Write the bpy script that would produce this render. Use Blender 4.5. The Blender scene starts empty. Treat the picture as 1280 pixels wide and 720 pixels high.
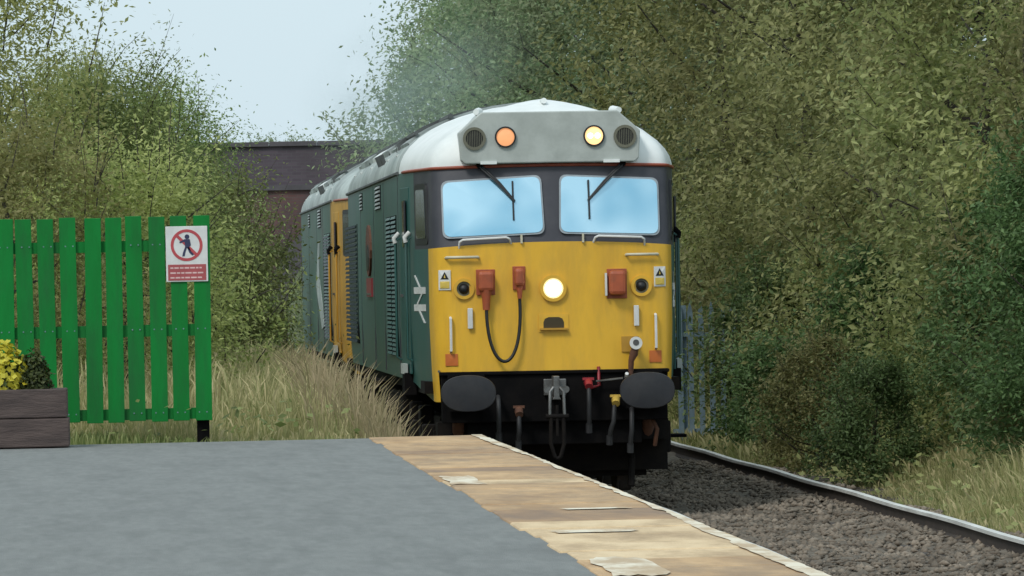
import bpy, math, random
import numpy as np
from mathutils import Vector, Matrix

# ------------------------------------------------------------------ scene, camera, light
S = bpy.context.scene
C = S.collection
random.seed(7)
PI = math.pi

F_PX, CAM_H, YAW, PITCH, ROLL = 8140.86, 2.1305, 0.0600, 0.0011, 0.0205
fw = Vector((math.sin(YAW) * math.cos(PITCH), math.cos(YAW) * math.cos(PITCH), -math.sin(PITCH)))
r0 = Vector((math.cos(YAW), -math.sin(YAW), 0)); u0 = r0.cross(fw)
rr = r0 * math.cos(ROLL) - u0 * math.sin(ROLL); uu = u0 * math.cos(ROLL) + r0 * math.sin(ROLL)
cam_d = bpy.data.cameras.new('camera'); cam = bpy.data.objects.new('camera', cam_d); C.objects.link(cam)
cam.matrix_world = Matrix(((rr.x, uu.x, -fw.x, 0), (rr.y, uu.y, -fw.y, 0), (rr.z, uu.z, -fw.z, CAM_H), (0, 0, 0, 1)))
cam_d.sensor_width = 36; cam_d.lens = F_PX / 1280 * 36
cam_d.clip_start = 0.5; cam_d.clip_end = 6000
S.camera = cam

SUN_EL, SUN_AZ = math.radians(48), math.radians(215)      # from behind the camera, to the left
w = bpy.data.worlds.new('World'); S.world = w; w.use_nodes = True
nt = w.node_tree; nt.nodes.clear()
sky = nt.nodes.new('ShaderNodeTexSky'); sky.sky_type = 'NISHITA'; sky.sun_disc = False
sky.sun_elevation = SUN_EL; sky.sun_rotation = SUN_AZ; sky.air_density = 1.0; sky.dust_density = 3.0; sky.ozone_density = 1.0
sc_ = nt.nodes.new('ShaderNodeVectorMath'); sc_.operation = 'SCALE'; sc_.inputs['Scale'].default_value = 1.0
mx = nt.nodes.new('ShaderNodeMix'); mx.data_type = 'RGBA'; mx.inputs[0].default_value = 0.86
mx.inputs[7].default_value = (6.7, 8.2, 8.95, 1)            # even thin overcast over the clear sky
bgn = nt.nodes.new('ShaderNodeBackground'); bgn.inputs[1].default_value = 0.1
out = nt.nodes.new('ShaderNodeOutputWorld')
nt.links.new(sky.outputs[0], mx.inputs[6]); nt.links.new(mx.outputs[2], bgn.inputs[0]); nt.links.new(bgn.outputs[0], out.inputs[0])
sd = bpy.data.lights.new('sun', 'SUN'); sd.energy = 1.5; sd.angle = math.radians(14); sd.color = (1, .97, .92)
so = bpy.data.objects.new('sun', sd); C.objects.link(so)
sdir = Vector((math.sin(SUN_AZ) * math.cos(SUN_EL), math.cos(SUN_AZ) * math.cos(SUN_EL), math.sin(SUN_EL)))
so.rotation_euler = sdir.to_track_quat('Z', 'Y').to_euler(); so.location = (-5, -5, 30)
S.view_settings.view_transform = 'Standard'; S.view_settings.look = 'None'; S.view_settings.gamma = 1
S.view_settings.exposure = 0.12
S.render.engine = 'CYCLES'
S.cycles.max_bounces = 6; S.cycles.transparent_max_bounces = 8

# ------------------------------------------------------------------ materials
def mat(name, c1, c2=None, scale=5.0, rough=.7, metal=0., bump=0., detail=5, stretch=(1, 1, 1), grime=None, gscale=2.0,
        gamt=.5, emit=None, estr=0., coords='Object', bscale=None, contrast=(.35, .65), spec=.5):
    m = bpy.data.materials.new(name); m.use_nodes = True
    n = m.node_tree; N = n.nodes; L = n.links; b = N['Principled BSDF']
    b.inputs['Roughness'].default_value = rough; b.inputs['Metallic'].default_value = metal
    b.inputs['Specular IOR Level'].default_value = spec
    tc = N.new('ShaderNodeTexCoord'); mp = N.new('ShaderNodeMapping'); mp.inputs['Scale'].default_value = stretch
    if coords == 'World':
        gn = N.new('ShaderNodeNewGeometry'); L.new(gn.outputs['Position'], mp.inputs[0])
    else: L.new(tc.outputs[coords], mp.inputs[0])
    def noise(sc, det=detail):
        t = N.new('ShaderNodeTexNoise'); t.inputs['Scale'].default_value = sc; t.inputs['Detail'].default_value = det
        t.inputs['Roughness'].default_value = .65; L.new(mp.outputs[0], t.inputs['Vector']); return t
    col = None
    if c2 is None: c2 = tuple(x * .82 for x in c1)
    t = noise(scale); rp = N.new('ShaderNodeMapRange'); rp.inputs[1].default_value = contrast[0]; rp.inputs[2].default_value = contrast[1]
    L.new(t.outputs[0], rp.inputs[0])
    m1 = N.new('ShaderNodeMix'); m1.data_type = 'RGBA'; m1.inputs[6].default_value = (*c1, 1); m1.inputs[7].default_value = (*c2, 1)
    L.new(rp.outputs[0], m1.inputs[0]); col = m1.outputs[2]
    if grime:
        g = noise(gscale, 8); gr = N.new('ShaderNodeMapRange'); gr.inputs[1].default_value = .45; gr.inputs[2].default_value = .75
        gr.inputs[4].default_value = gamt; L.new(g.outputs[0], gr.inputs[0])
        m2 = N.new('ShaderNodeMix'); m2.data_type = 'RGBA'; m2.inputs[7].default_value = (*grime, 1)
        L.new(gr.outputs[0], m2.inputs[0]); L.new(col, m2.inputs[6]); col = m2.outputs[2]
    L.new(col, b.inputs['Base Color'])
    if bump:
        bt = noise(bscale or scale * 4); bn = N.new('ShaderNodeBump'); bn.inputs['Strength'].default_value = bump
        bn.inputs['Distance'].default_value = .02; L.new(bt.outputs[0], bn.inputs['Height']); L.new(bn.outputs[0], b.inputs['Normal'])
    if emit:
        b.inputs['Emission Color'].default_value = (*emit, 1); b.inputs['Emission Strength'].default_value = estr
    return m

def mat_leaf(name, dark, light, transl=.3):
    m = bpy.data.materials.new(name); m.use_nodes = True
    n = m.node_tree; N = n.nodes; L = n.links; b = N['Principled BSDF']; o = N['Material Output']
    b.inputs['Roughness'].default_value = .55; b.inputs['Specular IOR Level'].default_value = .35
    at = N.new('ShaderNodeAttribute'); at.attribute_name = 'tone'
    oi = N.new('ShaderNodeObjectInfo')
    mx1 = N.new('ShaderNodeMix'); mx1.data_type = 'RGBA'; mx1.inputs[6].default_value = (*dark, 1); mx1.inputs[7].default_value = (*light, 1)
    L.new(at.outputs['Fac'], mx1.inputs[0])
    hs = N.new('ShaderNodeHueSaturation')
    mr = N.new('ShaderNodeMapRange'); mr.inputs[3].default_value = .72; mr.inputs[4].default_value = 1.3
    L.new(oi.outputs['Random'], mr.inputs[0]); L.new(mr.outputs[0], hs.inputs['Value'])
    mr2 = N.new('ShaderNodeMapRange'); mr2.inputs[3].default_value = .48; mr2.inputs[4].default_value = .52
    L.new(oi.outputs['Random'], mr2.inputs[0]); L.new(mr2.outputs[0], hs.inputs['Hue'])
    L.new(mx1.outputs[2], hs.inputs['Color']); L.new(hs.outputs[0], b.inputs['Base Color'])
    tr = N.new('ShaderNodeBsdfTranslucent'); L.new(hs.outputs[0], tr.inputs[0])
    ms = N.new('ShaderNodeMixShader'); ms.inputs[0].default_value = transl
    L.new(b.outputs[0], ms.inputs[1]); L.new(tr.outputs[0], ms.inputs[2]); L.new(ms.outputs[0], o.inputs[0])
    return m

M = {}
M['yellow'] = mat('warning_yellow', (.83, .475, .038), (.75, .42, .031), 3, .4, bump=.04, grime=(.34, .21, .06), gscale=2.6, gamt=.45, stretch=(1.6, 1, .4))
M['yellow_dirty'] = mat('dirty_yellow', (.58, .31, .03), (.48, .25, .025), 3, .5, grime=(.2, .12, .03), gscale=1.6, gamt=.5)
M['green'] = mat('body_green', (.030, .112, .100), (.024, .092, .083), 1.2, .4, grime=(.085, .11, .10), gscale=2.2, gamt=.65, stretch=(1, 1.2, .35))
M['green2'] = mat('body_green_faded', (.05, .12, .085), (.04, .10, .07), 1.2, .5, grime=(.08, .08, .06), gscale=.9, gamt=.7, stretch=(1, .5, 1.5))
M['teal'] = mat('door_green', (.012, .085, .075), None, 1.2, .4)
M['dark'] = mat('surround_dark_grey', (.034, .034, .044), (.045, .045, .056), 2.5, .5, grime=(.075, .07, .075), gscale=2.5, gamt=.5)
M['white_roof'] = mat('dome_white', (.82, .84, .82), (.74, .77, .75), 2.2, .5, grime=(.5, .53, .5), gscale=1.8, gamt=.45)
M['roof'] = mat('roof_weathered', (.50, .55, .52), (.27, .32, .30), 1.1, .6, grime=(.08, .09, .085), gscale=1.3, gamt=.8, stretch=(1, .6, 1))
M['roof_dark'] = mat('roof_dark', (.05, .055, .055), (.12, .13, .13), 2, .6)
M['roof_grey'] = mat('roof_grey', (.22, .25, .24), (.42, .46, .45), 1.6, .6, grime=(.06, .07, .065), gscale=1.5, gamt=.7)
M['headcode'] = mat('headcode_grey', (.46, .49, .46), (.40, .43, .40), 3, .5, grime=(.27, .29, .27), gscale=3, gamt=.5)
M['beam'] = mat('beam_black', (.0045, .0045, .005), (.009, .008, .008), 5, .9, bump=.1, spec=.08)
M['bufferface'] = mat('buffer_face_black', (.013, .014, .018), (.022, .023, .028), 7, .6, grime=(.06, .05, .045), gscale=5, gamt=.3)
M['underframe'] = mat('underframe_grime', (.008, .007, .007), (.015, .012, .010), 6, .85, bump=.2, spec=.15)
M['orange_red'] = mat('jumper_orange_red', (.42, .095, .035), (.34, .075, .03), 8, .55, grime=(.16, .07, .04), gscale=9, gamt=.5)
M['orange'] = mat('panel_orange', (.62, .16, .03), None, 8, .5)
M['red'] = mat('cock_red', (.33, .02, .03), None, 8, .45)
M['redplate'] = mat('plate_red', (.25, .035, .04), None, 8, .45)
M['gutter_red'] = mat('gutter_orange_red', (.34, .07, .03), (.25, .055, .03), 4, .5)
M['white'] = mat('white_paint', (.72, .72, .70), (.6, .6, .58), 7, .5)
M['offwhite'] = mat('worn_white_paint', (.62, .58, .45), (.5, .46, .33), 7, .5)
M['labelyellow'] = mat('label_yellow', (.72, .52, .10), None, 7, .5)
M['black'] = mat('rubber_black', (.012, .012, .013), None, 6, .5)
M['steel'] = mat('bare_steel', (.20, .20, .195), (.10, .095, .09), 9, .45, metal=.6)
M['rust'] = mat('rusty_brown', (.15, .06, .03), (.09, .04, .025), 9, .8, bump=.2)
M['rubber'] = mat('window_rubber', (.33, .37, .40), (.25, .28, .30), 6, .5)
M['grillebrass'] = mat('grille_surround', (.16, .155, .11), None, 8, .5)
M['yellowcock'] = mat('cock_yellow', (.62, .42, .08), None, 9, .5)
M['lamp_on'] = mat('lamp_lit', (.9, .6, .3), None, 6, .3, emit=(1, .60, .25), estr=1.15)
M['lamp_bulb'] = mat('lamp_bulb', (1, .9, .7), None, 6, .3, emit=(1, .85, .5), estr=3.0)
M['lamp_peach'] = mat('lamp_peach', (.8, .36, .17), None, 6, .3, emit=(1, .42, .17), estr=.55)
M['headlight'] = mat('headlight_lit', (1, .95, .8), None, 6, .3, emit=(1, .93, .72), estr=14)
M['reflector'] = mat('headlight_reflector', (.8, .75, .6), None, 6, .15, metal=.5, emit=(1, .80, .30), estr=.9)
M['unlit_lamp'] = mat('unlit_lamp_glass', (.5, .5, .5), None, 6, .15)
M['wheel'] = mat('wheel_steel', (.06, .05, .045), (.1, .07, .05), 5, .7)
M['glass_dark'] = mat('side_glass_dark', (.02, .022, .026), None, 3, .12)

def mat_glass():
    m = bpy.data.materials.new('windscreen_glass_painted_sky'); m.use_nodes = True
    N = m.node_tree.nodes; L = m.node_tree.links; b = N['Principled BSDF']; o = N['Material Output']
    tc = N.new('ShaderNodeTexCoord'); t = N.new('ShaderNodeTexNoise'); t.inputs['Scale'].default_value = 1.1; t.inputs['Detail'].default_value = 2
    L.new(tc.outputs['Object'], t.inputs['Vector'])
    mxx = N.new('ShaderNodeMix'); mxx.data_type = 'RGBA'; mxx.inputs[6].default_value = (.10, .36, .52, 1); mxx.inputs[7].default_value = (.52, .78, .90, 1)  # sky reflection painted into the base colour, blue with whitish patches
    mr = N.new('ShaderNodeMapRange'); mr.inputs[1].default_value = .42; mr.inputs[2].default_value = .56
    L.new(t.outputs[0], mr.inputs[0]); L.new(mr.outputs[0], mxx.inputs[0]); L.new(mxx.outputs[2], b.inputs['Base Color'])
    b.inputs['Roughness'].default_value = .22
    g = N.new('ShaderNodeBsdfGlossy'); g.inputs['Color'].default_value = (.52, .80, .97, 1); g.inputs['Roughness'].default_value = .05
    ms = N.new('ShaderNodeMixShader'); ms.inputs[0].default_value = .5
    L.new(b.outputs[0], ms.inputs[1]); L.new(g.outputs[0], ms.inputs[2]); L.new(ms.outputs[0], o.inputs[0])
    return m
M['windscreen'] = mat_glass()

M['fence'] = mat('fence_green_paint', (.003, .20, .032), (.003, .165, .025), 2.5, .55, stretch=(3, 3, .6), coords='World', grime=(.02, .075, .03), gscale=2.2, gamt=.55, spec=.22, bump=.12, bscale=14)
M['timber'] = mat('sleeper_timber', (.115, .083, .074), (.065, .046, .042), 3, .85, bump=.5, stretch=(1, 6, 6), bscale=14, coords='World', grime=(.05, .038, .035), gscale=1.5, gamt=.6)
M['soil'] = mat('soil', (.03, .02, .013), None, 9, .95)
M['tarmac'] = mat('platform_tarmac', (.262, .268, .255), (.205, .212, .205), 5.0, .92, bump=.5, bscale=60, grime=(.155, .16, .155), gscale=1.6, gamt=.6, stretch=(3.2, .5, 1), detail=12, contrast=(.3, .7), spec=.2)
M['slab_a'] = mat('slab_tan', (.62, .41, .215), (.38, .235, .12), 1.6, .85, bump=.3, bscale=30, stretch=(1.6, .5, 1), coords='World', grime=(.20, .15, .11), gscale=1.7, gamt=.75, detail=8)
M['slab_b'] = mat('slab_pale', (.76, .58, .36), (.52, .35, .18), 1.5, .85, bump=.3, bscale=30, stretch=(1.6, .5, 1), coords='World', grime=(.24, .18, .13), gscale=1.5, gamt=.65, detail=8)
M['slab_c'] = mat('slab_brown', (.48, .30, .155), (.29, .185, .11), 1.6, .85, bump=.3, bscale=30, stretch=(1.6, .5, 1), coords='World', grime=(.15, .12, .10), gscale=1.5, gamt=.75, detail=8)
M['platform_paint'] = mat('edge_white_paint', (.76, .68, .53), (.50, .37, .23), 2.2, .75, contrast=(.42, .58), stretch=(2, .6, 1), coords='World', detail=8)
M['brickwork'] = mat('platform_brick', (.12, .08, .06), (.07, .05, .045), 4, .9, bump=.4)
M['ballast'] = mat('ballast', (.20, .165, .125), (.085, .07, .054), 9, .95, bump=.9, bscale=22, detail=8, grime=(.075, .058, .036), gscale=1.2, gamt=.7)
M['stone'] = mat('ballast_stone', (.29, .235, .18), (.10, .082, .062), 2.5, .95, coords='World', grime=(.085, .06, .04), gscale=.8, gamt=.8, stretch=(1.5, .6, 1))
M['railtop'] = mat('worn_rail_steel', (.74, .74, .70), (.52, .51, .48), 3, .5, metal=.0, stretch=(1, .4, 1))
M['railweb'] = mat('rusty_rail_web', (.055, .04, .032), (.035, .027, .022), 6, .9)
M['sleeper'] = mat('old_sleeper', (.085, .07, .058), (.05, .042, .036), 4, .9, bump=.5)
M['earth'] = mat('rough_ground', (.115, .115, .05), (.07, .085, .032), 1.4, .95, bump=.5, bscale=9, grime=(.12, .095, .055), gscale=.6, gamt=.6)
M['bark'] = mat('bark', (.07, .058, .045), (.035, .03, .024), 6, .9, bump=.5, stretch=(1, 1, .3))
M['palisade'] = mat('palisade_blue_grey', (.19, .27, .32), (.12, .18, .22), 4, .6)
M['coping'] = mat('coping_stone', (.115, .105, .115), (.08, .073, .08), 2, .9)

def mat_bricks(name, ca, cb, mortar):
    m = bpy.data.materials.new(name); m.use_nodes = True
    N = m.node_tree.nodes; L = m.node_tree.links; b = N['Principled BSDF']; b.inputs['Roughness'].default_value = .9
    tc = N.new('ShaderNodeTexCoord'); sx = N.new('ShaderNodeSeparateXYZ'); cx = N.new('ShaderNodeCombineXYZ')
    L.new(tc.outputs['Object'], sx.inputs[0]); L.new(sx.outputs[0], cx.inputs[0]); L.new(sx.outputs[2], cx.inputs[1])
    bt = N.new('ShaderNodeTexBrick'); bt.inputs['Scale'].default_value = 1; bt.inputs['Brick Width'].default_value = .23
    bt.inputs['Row Height'].default_value = .078; bt.inputs['Mortar Size'].default_value = .008
    bt.inputs['Color1'].default_value = (*ca, 1); bt.inputs['Color2'].default_value = (*cb, 1); bt.inputs['Mortar'].default_value = (*mortar, 1)
    L.new(cx.outputs[0], bt.inputs[0])
    t = N.new('ShaderNodeTexNoise'); t.inputs['Scale'].default_value = .9; t.inputs['Detail'].default_value = 7; L.new(tc.outputs['Object'], t.inputs[0])
    mr = N.new('ShaderNodeMapRange'); mr.inputs[1].default_value = .4; mr.inputs[2].default_value = .65; mr.inputs[4].default_value = .75
    L.new(t.outputs[0], mr.inputs[0])
    m2 = N.new('ShaderNodeMix'); m2.data_type = 'RGBA'; m2.inputs[7].default_value = (.06, .05, .055, 1)
    L.new(mr.outputs[0], m2.inputs[0]); L.new(bt.outputs[0], m2.inputs[6]); L.new(m2.outputs[2], b.inputs['Base Color'])
    return m
M['brick_dark'] = mat_bricks('parapet_brick', (.105, .082, .10), (.08, .062, .078), (.10, .09, .10))
M['brick_red'] = mat_bricks('abutment_brick', (.17, .082, .078), (.12, .06, .055), (.13, .10, .09))

M['leaf_right'] = mat_leaf('leaf_dark', (.13, .155, .045), (.48, .48, .20), .50)
M['leaf_deep'] = mat_leaf('leaf_deep', (.045, .10, .026), (.23, .36, .14), .50)
M['leaf_far_haze'] = mat_leaf('leaf_far_haze', (.15, .205, .10), (.40, .47, .26), .50)  # haze over distant trees is put into this paler, cooler leaf colour
M['leaf_left'] = mat_leaf('leaf_olive', (.20, .225, .06), (.52, .51, .20), .50)
M['leaf_left_dark'] = mat_leaf('leaf_olive_dark', (.13, .17, .04), (.38, .44, .17), .50)
M['grass'] = mat_leaf('grass_blades', (.15, .19, .045), (.56, .46, .26), .4)
M['grass_green'] = mat_leaf('green_grass_blades', (.08, .13, .025), (.32, .34, .13), .35)
M['flower'] = mat_leaf('yellow_flower', (.55, .50, .02), (.85, .80, .10), .3)
M['shrub'] = mat_leaf('planter_shrub_leaf', (.03, .05, .012), (.10, .13, .035), .2)

# ------------------------------------------------------------------ mesh helpers
class MB:
    def __init__(s): s.v = []; s.f = []; s.m = []; s.cur = 0
    def add(s, vs, fs):
        o = len(s.v); s.v.extend([tuple(v) for v in vs]); s.f.extend([tuple(i + o for i in f) for f in fs]); s.m.extend([s.cur] * len(fs)); return s
    def box(s, c, d, rz=0., rx=0., ry=0.):
        hx, hy, hz = d[0] / 2, d[1] / 2, d[2] / 2
        vs = [Vector((x, y, z)) for x in (-hx, hx) for y in (-hy, hy) for z in (-hz, hz)]
        if rz or rx or ry:
            R_ = Matrix.Rotation(rz, 3, 'Z') @ Matrix.Rotation(ry, 3, 'Y') @ Matrix.Rotation(rx, 3, 'X'); vs = [R_ @ v for v in vs]
        c = Vector(c)
        return s.add([v + c for v in vs], [(0, 1, 3, 2), (4, 6, 7, 5), (0, 4, 5, 1), (2, 3, 7, 6), (0, 2, 6, 4), (1, 5, 7, 3)])
    def tube(s, pts, r, n=8, caps=True):
        pts = [Vector(p) for p in pts]; rs = r if isinstance(r, (list, tuple)) else [r] * len(pts)
        rings = []; prev = None
        for i, p in enumerate(pts):
            t = (pts[min(i + 1, len(pts) - 1)] - pts[max(i - 1, 0)]).normalized()
            a = prev if prev is not None else (Vector((0, 0, 1)) if abs(t.z) < .9 else Vector((1, 0, 0)))
            a = (a - t * a.dot(t)).normalized(); prev = a; b = t.cross(a)
            rings.append([p + (a * math.cos(2 * PI * k / n) + b * math.sin(2 * PI * k / n)) * rs[i] for k in range(n)])
        vs = [v for rg in rings for v in rg]; fs = []
        for i in range(len(pts) - 1):
            for k in range(n):
                fs.append((i * n + k, i * n + (k + 1) % n, (i + 1) * n + (k + 1) % n, (i + 1) * n + k))
        if caps: fs.append(tuple(range(n - 1, -1, -1))); fs.append(tuple((len(pts) - 1) * n + k for k in range(n)))
        return s.add(vs, fs)
    def prism(s, poly, y0, y1):      # poly in (x, z), extruded along y
        n = len(poly); vs = [(x, y0, z) for x, z in poly] + [(x, y1, z) for x, z in poly]
        fs = [tuple(range(n)), tuple(range(2 * n - 1, n - 1, -1))] + [(i, i + n, (i + 1) % n + n, (i + 1) % n) for i in range(n)]
        return s.add(vs, fs)
    def ring(s, c, ro, ri, y0, y1, n=24):   # annulus facing -y, centre c=(x,z)
        vs = []
        for (r, y) in ((ro, y1), (ro, y0), (ri, y0), (ri, y1)):
            vs += [(c[0] + r * math.cos(2 * PI * k / n), y, c[1] + r * math.sin(2 * PI * k / n)) for k in range(n)]
        fs = [(a * n + k, a * n + (k + 1) % n, (a + 1) * n + (k + 1) % n, (a + 1) * n + k) for a in range(3) for k in range(n)]
        return s.add(vs, fs)
    def disc(s, c, r, y0, y1, n=24, dome=0.):   # solid disc facing -y, slightly domed
        rings = [(r, y1), (r, y0), (r * .75, y0 - dome * .55), (r * .4, y0 - dome * .9)]
        vs = []
        for (q, y) in rings: vs += [(c[0] + q * math.cos(2 * PI * k / n), y, c[1] + q * math.sin(2 * PI * k / n)) for k in range(n)]
        vs.append((c[0], y0 - dome, c[1]))
        fs = [(a * n + k, a * n + (k + 1) % n, (a + 1) * n + (k + 1) % n, (a + 1) * n + k) for a in range(3) for k in range(n)]
        fs += [(3 * n + k, 3 * n + (k + 1) % n, 4 * n) for k in range(n)] + [tuple(range(n))]
        return s.add(vs, fs)
    def build(s, name, mats, parent=None, smooth=0., bevel=0., loc=None, **props):
        me = bpy.data.meshes.new(name); me.from_pydata(s.v, [], s.f); me.validate(); me.update()
        for mm in (mats if isinstance(mats, (list, tuple)) else [mats]): me.materials.append(M[mm] if isinstance(mm, str) else mm)
        if len(set(s.m)) > 1 and len(me.polygons) == len(s.m): me.polygons.foreach_set('material_index', s.m)
        import bmesh
        b = bmesh.new(); b.from_mesh(me); bmesh.ops.recalc_face_normals(b, faces=b.faces); b.to_mesh(me); b.free()
        if smooth:
            me.polygons.foreach_set('use_smooth', [True] * len(me.polygons)); me.set_sharp_from_angle(angle=math.radians(smooth))
        o = bpy.data.objects.new(name, me); C.objects.link(o)
        if parent is not None: o.parent = parent
        if loc: o.location = loc
        if bevel:
            bv = o.modifiers.new('bevel', 'BEVEL'); bv.width = bevel; bv.segments = 2; bv.limit_method = 'ANGLE'; bv.angle_limit = math.radians(35)
        for k, v in props.items(): o[k] = v
        return o

def thing(name, label, cat, loc=(0, 0, 0), rz=0., group=None):
    o = bpy.data.objects.new(name, None); C.objects.link(o); o.location = loc; o.rotation_euler = (0, 0, rz)
    o.empty_display_size = .2; o['label'] = label; o['category'] = cat
    if group: o['group'] = group
    return o
def kids(o): return [x for x in list(C.objects) if x.parent is o]
def copy_tree(o, children, loc, rz, scale, label, group):
    c = o.copy(); C.objects.link(c); c.location = loc; c.rotation_euler = (0, 0, rz); c.scale = scale; c['label'] = label; c['group'] = group
    for ch in children:
        d = ch.copy(); C.objects.link(d); d.parent = c
    return c
def smoothstep(a, b, x):
    t = np.clip((np.asarray(x, float) - a) / (b - a), 0, 1); return t * t * (3 - 2 * t)

# ------------------------------------------------------------------ ground
XC, Y1, XP, XS, XR, YP = 4.19, 63.27, 2.84, 1.946, 7.1085, 51.62
def gz(X, Y):
    X = np.asarray(X, float); Y = np.asarray(Y, float)
    z = np.full(np.broadcast(X, Y).shape, -.30)
    left = 1.08 * smoothstep(2.85, 1.65, X) * smoothstep(130, 95, Y) + .5 * smoothstep(2.85, 1.65, X) * smoothstep(95, 130, Y)
    left = np.where(Y < YP + .05, 0., left)
    right = .42 * smoothstep(8.0, 9.4, X) + 1.1 * smoothstep(9.4, 14, X) + .8 * smoothstep(14, 22, X)
    far = 1.0 * smoothstep(1.5, -12, X)
    z = z + left + right + np.where(Y < YP + .05, 0, far)
    z = z + 5.0 * smoothstep(190, 290, Y)
    z = z + .05 * np.sin(X * 2.1 + Y * .7) * np.sin(Y * 1.3 - X) * (smoothstep(2.6, 1.8, X) + smoothstep(8.2, 9, X))
    return z
xs = np.concatenate([[-900, -300, -80, -30], np.linspace(-14, -2, 13), np.linspace(-1.5, 4, 23), np.linspace(4.5, 14, 30), np.linspace(15, 30, 10), [60, 200, 900]])
ys = np.concatenate([[-300, -60, -5, 10, 20, 30, 40, 46, 51.6, 51.7], np.linspace(52, 110, 117), np.linspace(112, 200, 40), [260, 400, 900, 3000]])
g = MB(); XX, YY = np.meshgrid(xs, ys); ZZ = gz(XX, YY)
nx = len(xs)
g.v = list(zip(XX.ravel().tolist(), YY.ravel().tolist(), ZZ.ravel().tolist()))
g.f = [(j * nx + i, j * nx + i + 1, (j + 1) * nx + i + 1, (j + 1) * nx + i) for j in range(len(ys) - 1) for i in range(nx - 1)]
g.m = [0] * len(g.f)
g.build('ground', 'earth', smooth=60, kind='structure')

# ballast bed with real relief
def track_dx(Y): return np.where(Y > 106, (Y - 106) ** 2 / 760., 0.)
bx = np.linspace(2.86, 8.0, 60); by = np.concatenate([np.arange(10, 38, .5), np.arange(38, 64, .12), np.arange(64, 175, .8)])
rng = np.random.default_rng(3)
XX, YY = np.meshgrid(bx, by); ZZ = -.20 + rng.normal(0, .016, XX.shape)
ZZ += .03 * np.sin(XX * 3.1) * np.sin(YY * .9) + 0.05 * smoothstep(6.5, 6.9, XX)
ZZ -= .32 * smoothstep(7.5, 8.0, XX)
XX2 = XX + track_dx(YY)
g = MB(); nx = len(bx); g.v = list(zip(XX2.ravel().tolist(), YY.ravel().tolist(), ZZ.ravel().tolist()))
g.f = [(j * nx + i, j * nx + i + 1, (j + 1) * nx + i + 1, (j + 1) * nx + i) for j in range(len(by) - 1) for i in range(nx - 1)]; g.m = [0] * len(g.f)
g.build('ballast_bed', 'ballast', smooth=20, kind='structure')

# loose stones (uncountable)
def np_mesh(name, V, F, material, tone=None, parent=None, **props):
    me = bpy.data.meshes.new(name); V = np.asarray(V, np.float32); F = np.asarray(F, np.int32)
    k = F.shape[1]
    me.vertices.add(len(V)); me.vertices.foreach_set('co', V.ravel())
    me.loops.add(F.size); me.loops.foreach_set('vertex_index', F.ravel())
    me.polygons.add(len(F)); me.polygons.foreach_set('loop_start', np.arange(0, F.size, k, dtype=np.int32))
    me.update(calc_edges=True)
    if tone is not None:
        a = me.attributes.new('tone', 'FLOAT', 'POINT'); a.data.foreach_set('value', np.asarray(tone, np.float32))
    me.materials.append(M[material])
    o = bpy.data.objects.new(name, me); C.objects.link(o)
    if parent is not None: o.parent = parent
    for kk, vv in props.items(): o[kk] = vv
    return o
ns = 15000
sx_ = rng.uniform(4.9, 7.6, ns); sy_ = 36 + 44 * rng.random(ns) ** 1.1; sr = .018 + .036 * rng.random(ns) ** 2.2
octv = np.array([(1, 0, 0), (0, 1, 0), (-1, 0, 0), (0, -1, 0), (0, 0, .8), (0, 0, -.8)])
octf = np.array([(0, 1, 4), (1, 2, 4), (2, 3, 4), (3, 0, 4), (1, 0, 5), (2, 1, 5), (3, 2, 5), (0, 3, 5)])
V = octv[None] * rng.uniform(.6, 1.35, (ns, 6, 1)) + rng.normal(0, .18, (ns, 6, 3))
th = rng.uniform(0, 2 * PI, ns); c_, s_ = np.cos(th)[:, None], np.sin(th)[:, None]
V = np.stack([V[..., 0] * c_ - V[..., 1] * s_, V[..., 0] * s_ + V[..., 1] * c_, V[..., 2] * .75], -1) * sr[:, None, None]
V += np.stack([sx_, sy_, -.185 + 0.05 * smoothstep(6.5, 6.9, sx_) + .03 * np.sin(sx_ * 3.1) * np.sin(sy_ * .9)], -1)[:, None]
F = octf[None] + (np.arange(ns) * 6)[:, None, None]
np_mesh('ballast_stones', V.reshape(-1, 3), F.reshape(-1, 3), 'stone', kind='stuff', label='loose grey brown stones strewn over the track bed', category='ballast')

# tracks
def rail_parts(parent, X, ya, yb, step=6.0):
    prof = [(-.035, 0), (-.036, -.03), (-.009, -.045), (-.009, -.13), (-.065, -.15), (-.065, -.158), (.065, -.158), (.065, -.15), (.009, -.13), (.009, -.045), (.036, -.03), (.035, 0)]
    m = MB(); n = len(prof); Ys = np.arange(ya, yb, step)
    for Y in Ys:
        dx = float(track_dx(np.array(Y))); m.v.extend([(X + dx + x + .004 * math.sin(Y * .55), Y, z + .006 * math.sin(Y * .8 + X)) for x, z in prof])
    for i in range(len(Ys) - 1):
        for k in range(n):
            m.f.append((i * n + k, i * n + (k + 1) % n, (i + 1) * n + (k + 1) % n, (i + 1) * n + k)); m.m.append(0 if k in (0, 10, 11) else 1)
    return m.build('rail', ['railtop', 'railweb'], parent)
def sleepers(parent, X, ya, yb, seed):
    rnd = random.Random(seed); base = MB().box((0, 0, 0), (2.55, .25, .13)).build('sleeper', 'sleeper', parent, bevel=.012)
    y = ya; first = True
    while y < yb:
        o = base if first else base.copy()
        if not first: C.objects.link(o); o.parent = parent
        first = False
        o.location = (X + rnd.uniform(-.03, .03), y, -.262 + rnd.uniform(-.012, .006)); o.rotation_euler = (0, 0, rnd.uniform(-.02, .02)); y += .66
t = thing('railway_track', 'running line beside the platform edge on which the yellow nosed locomotive comes', 'railway track')
rail_parts(t, XC - .7525, 5, 176, .8); rail_parts(t, XC + .7525, 5, 176, .8); sleepers(t, XC, 24, 62, 1)
t = thing('railway_track', 'disused overgrown line with pale worn rail along the grassy right bank', 'railway track')
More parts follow.
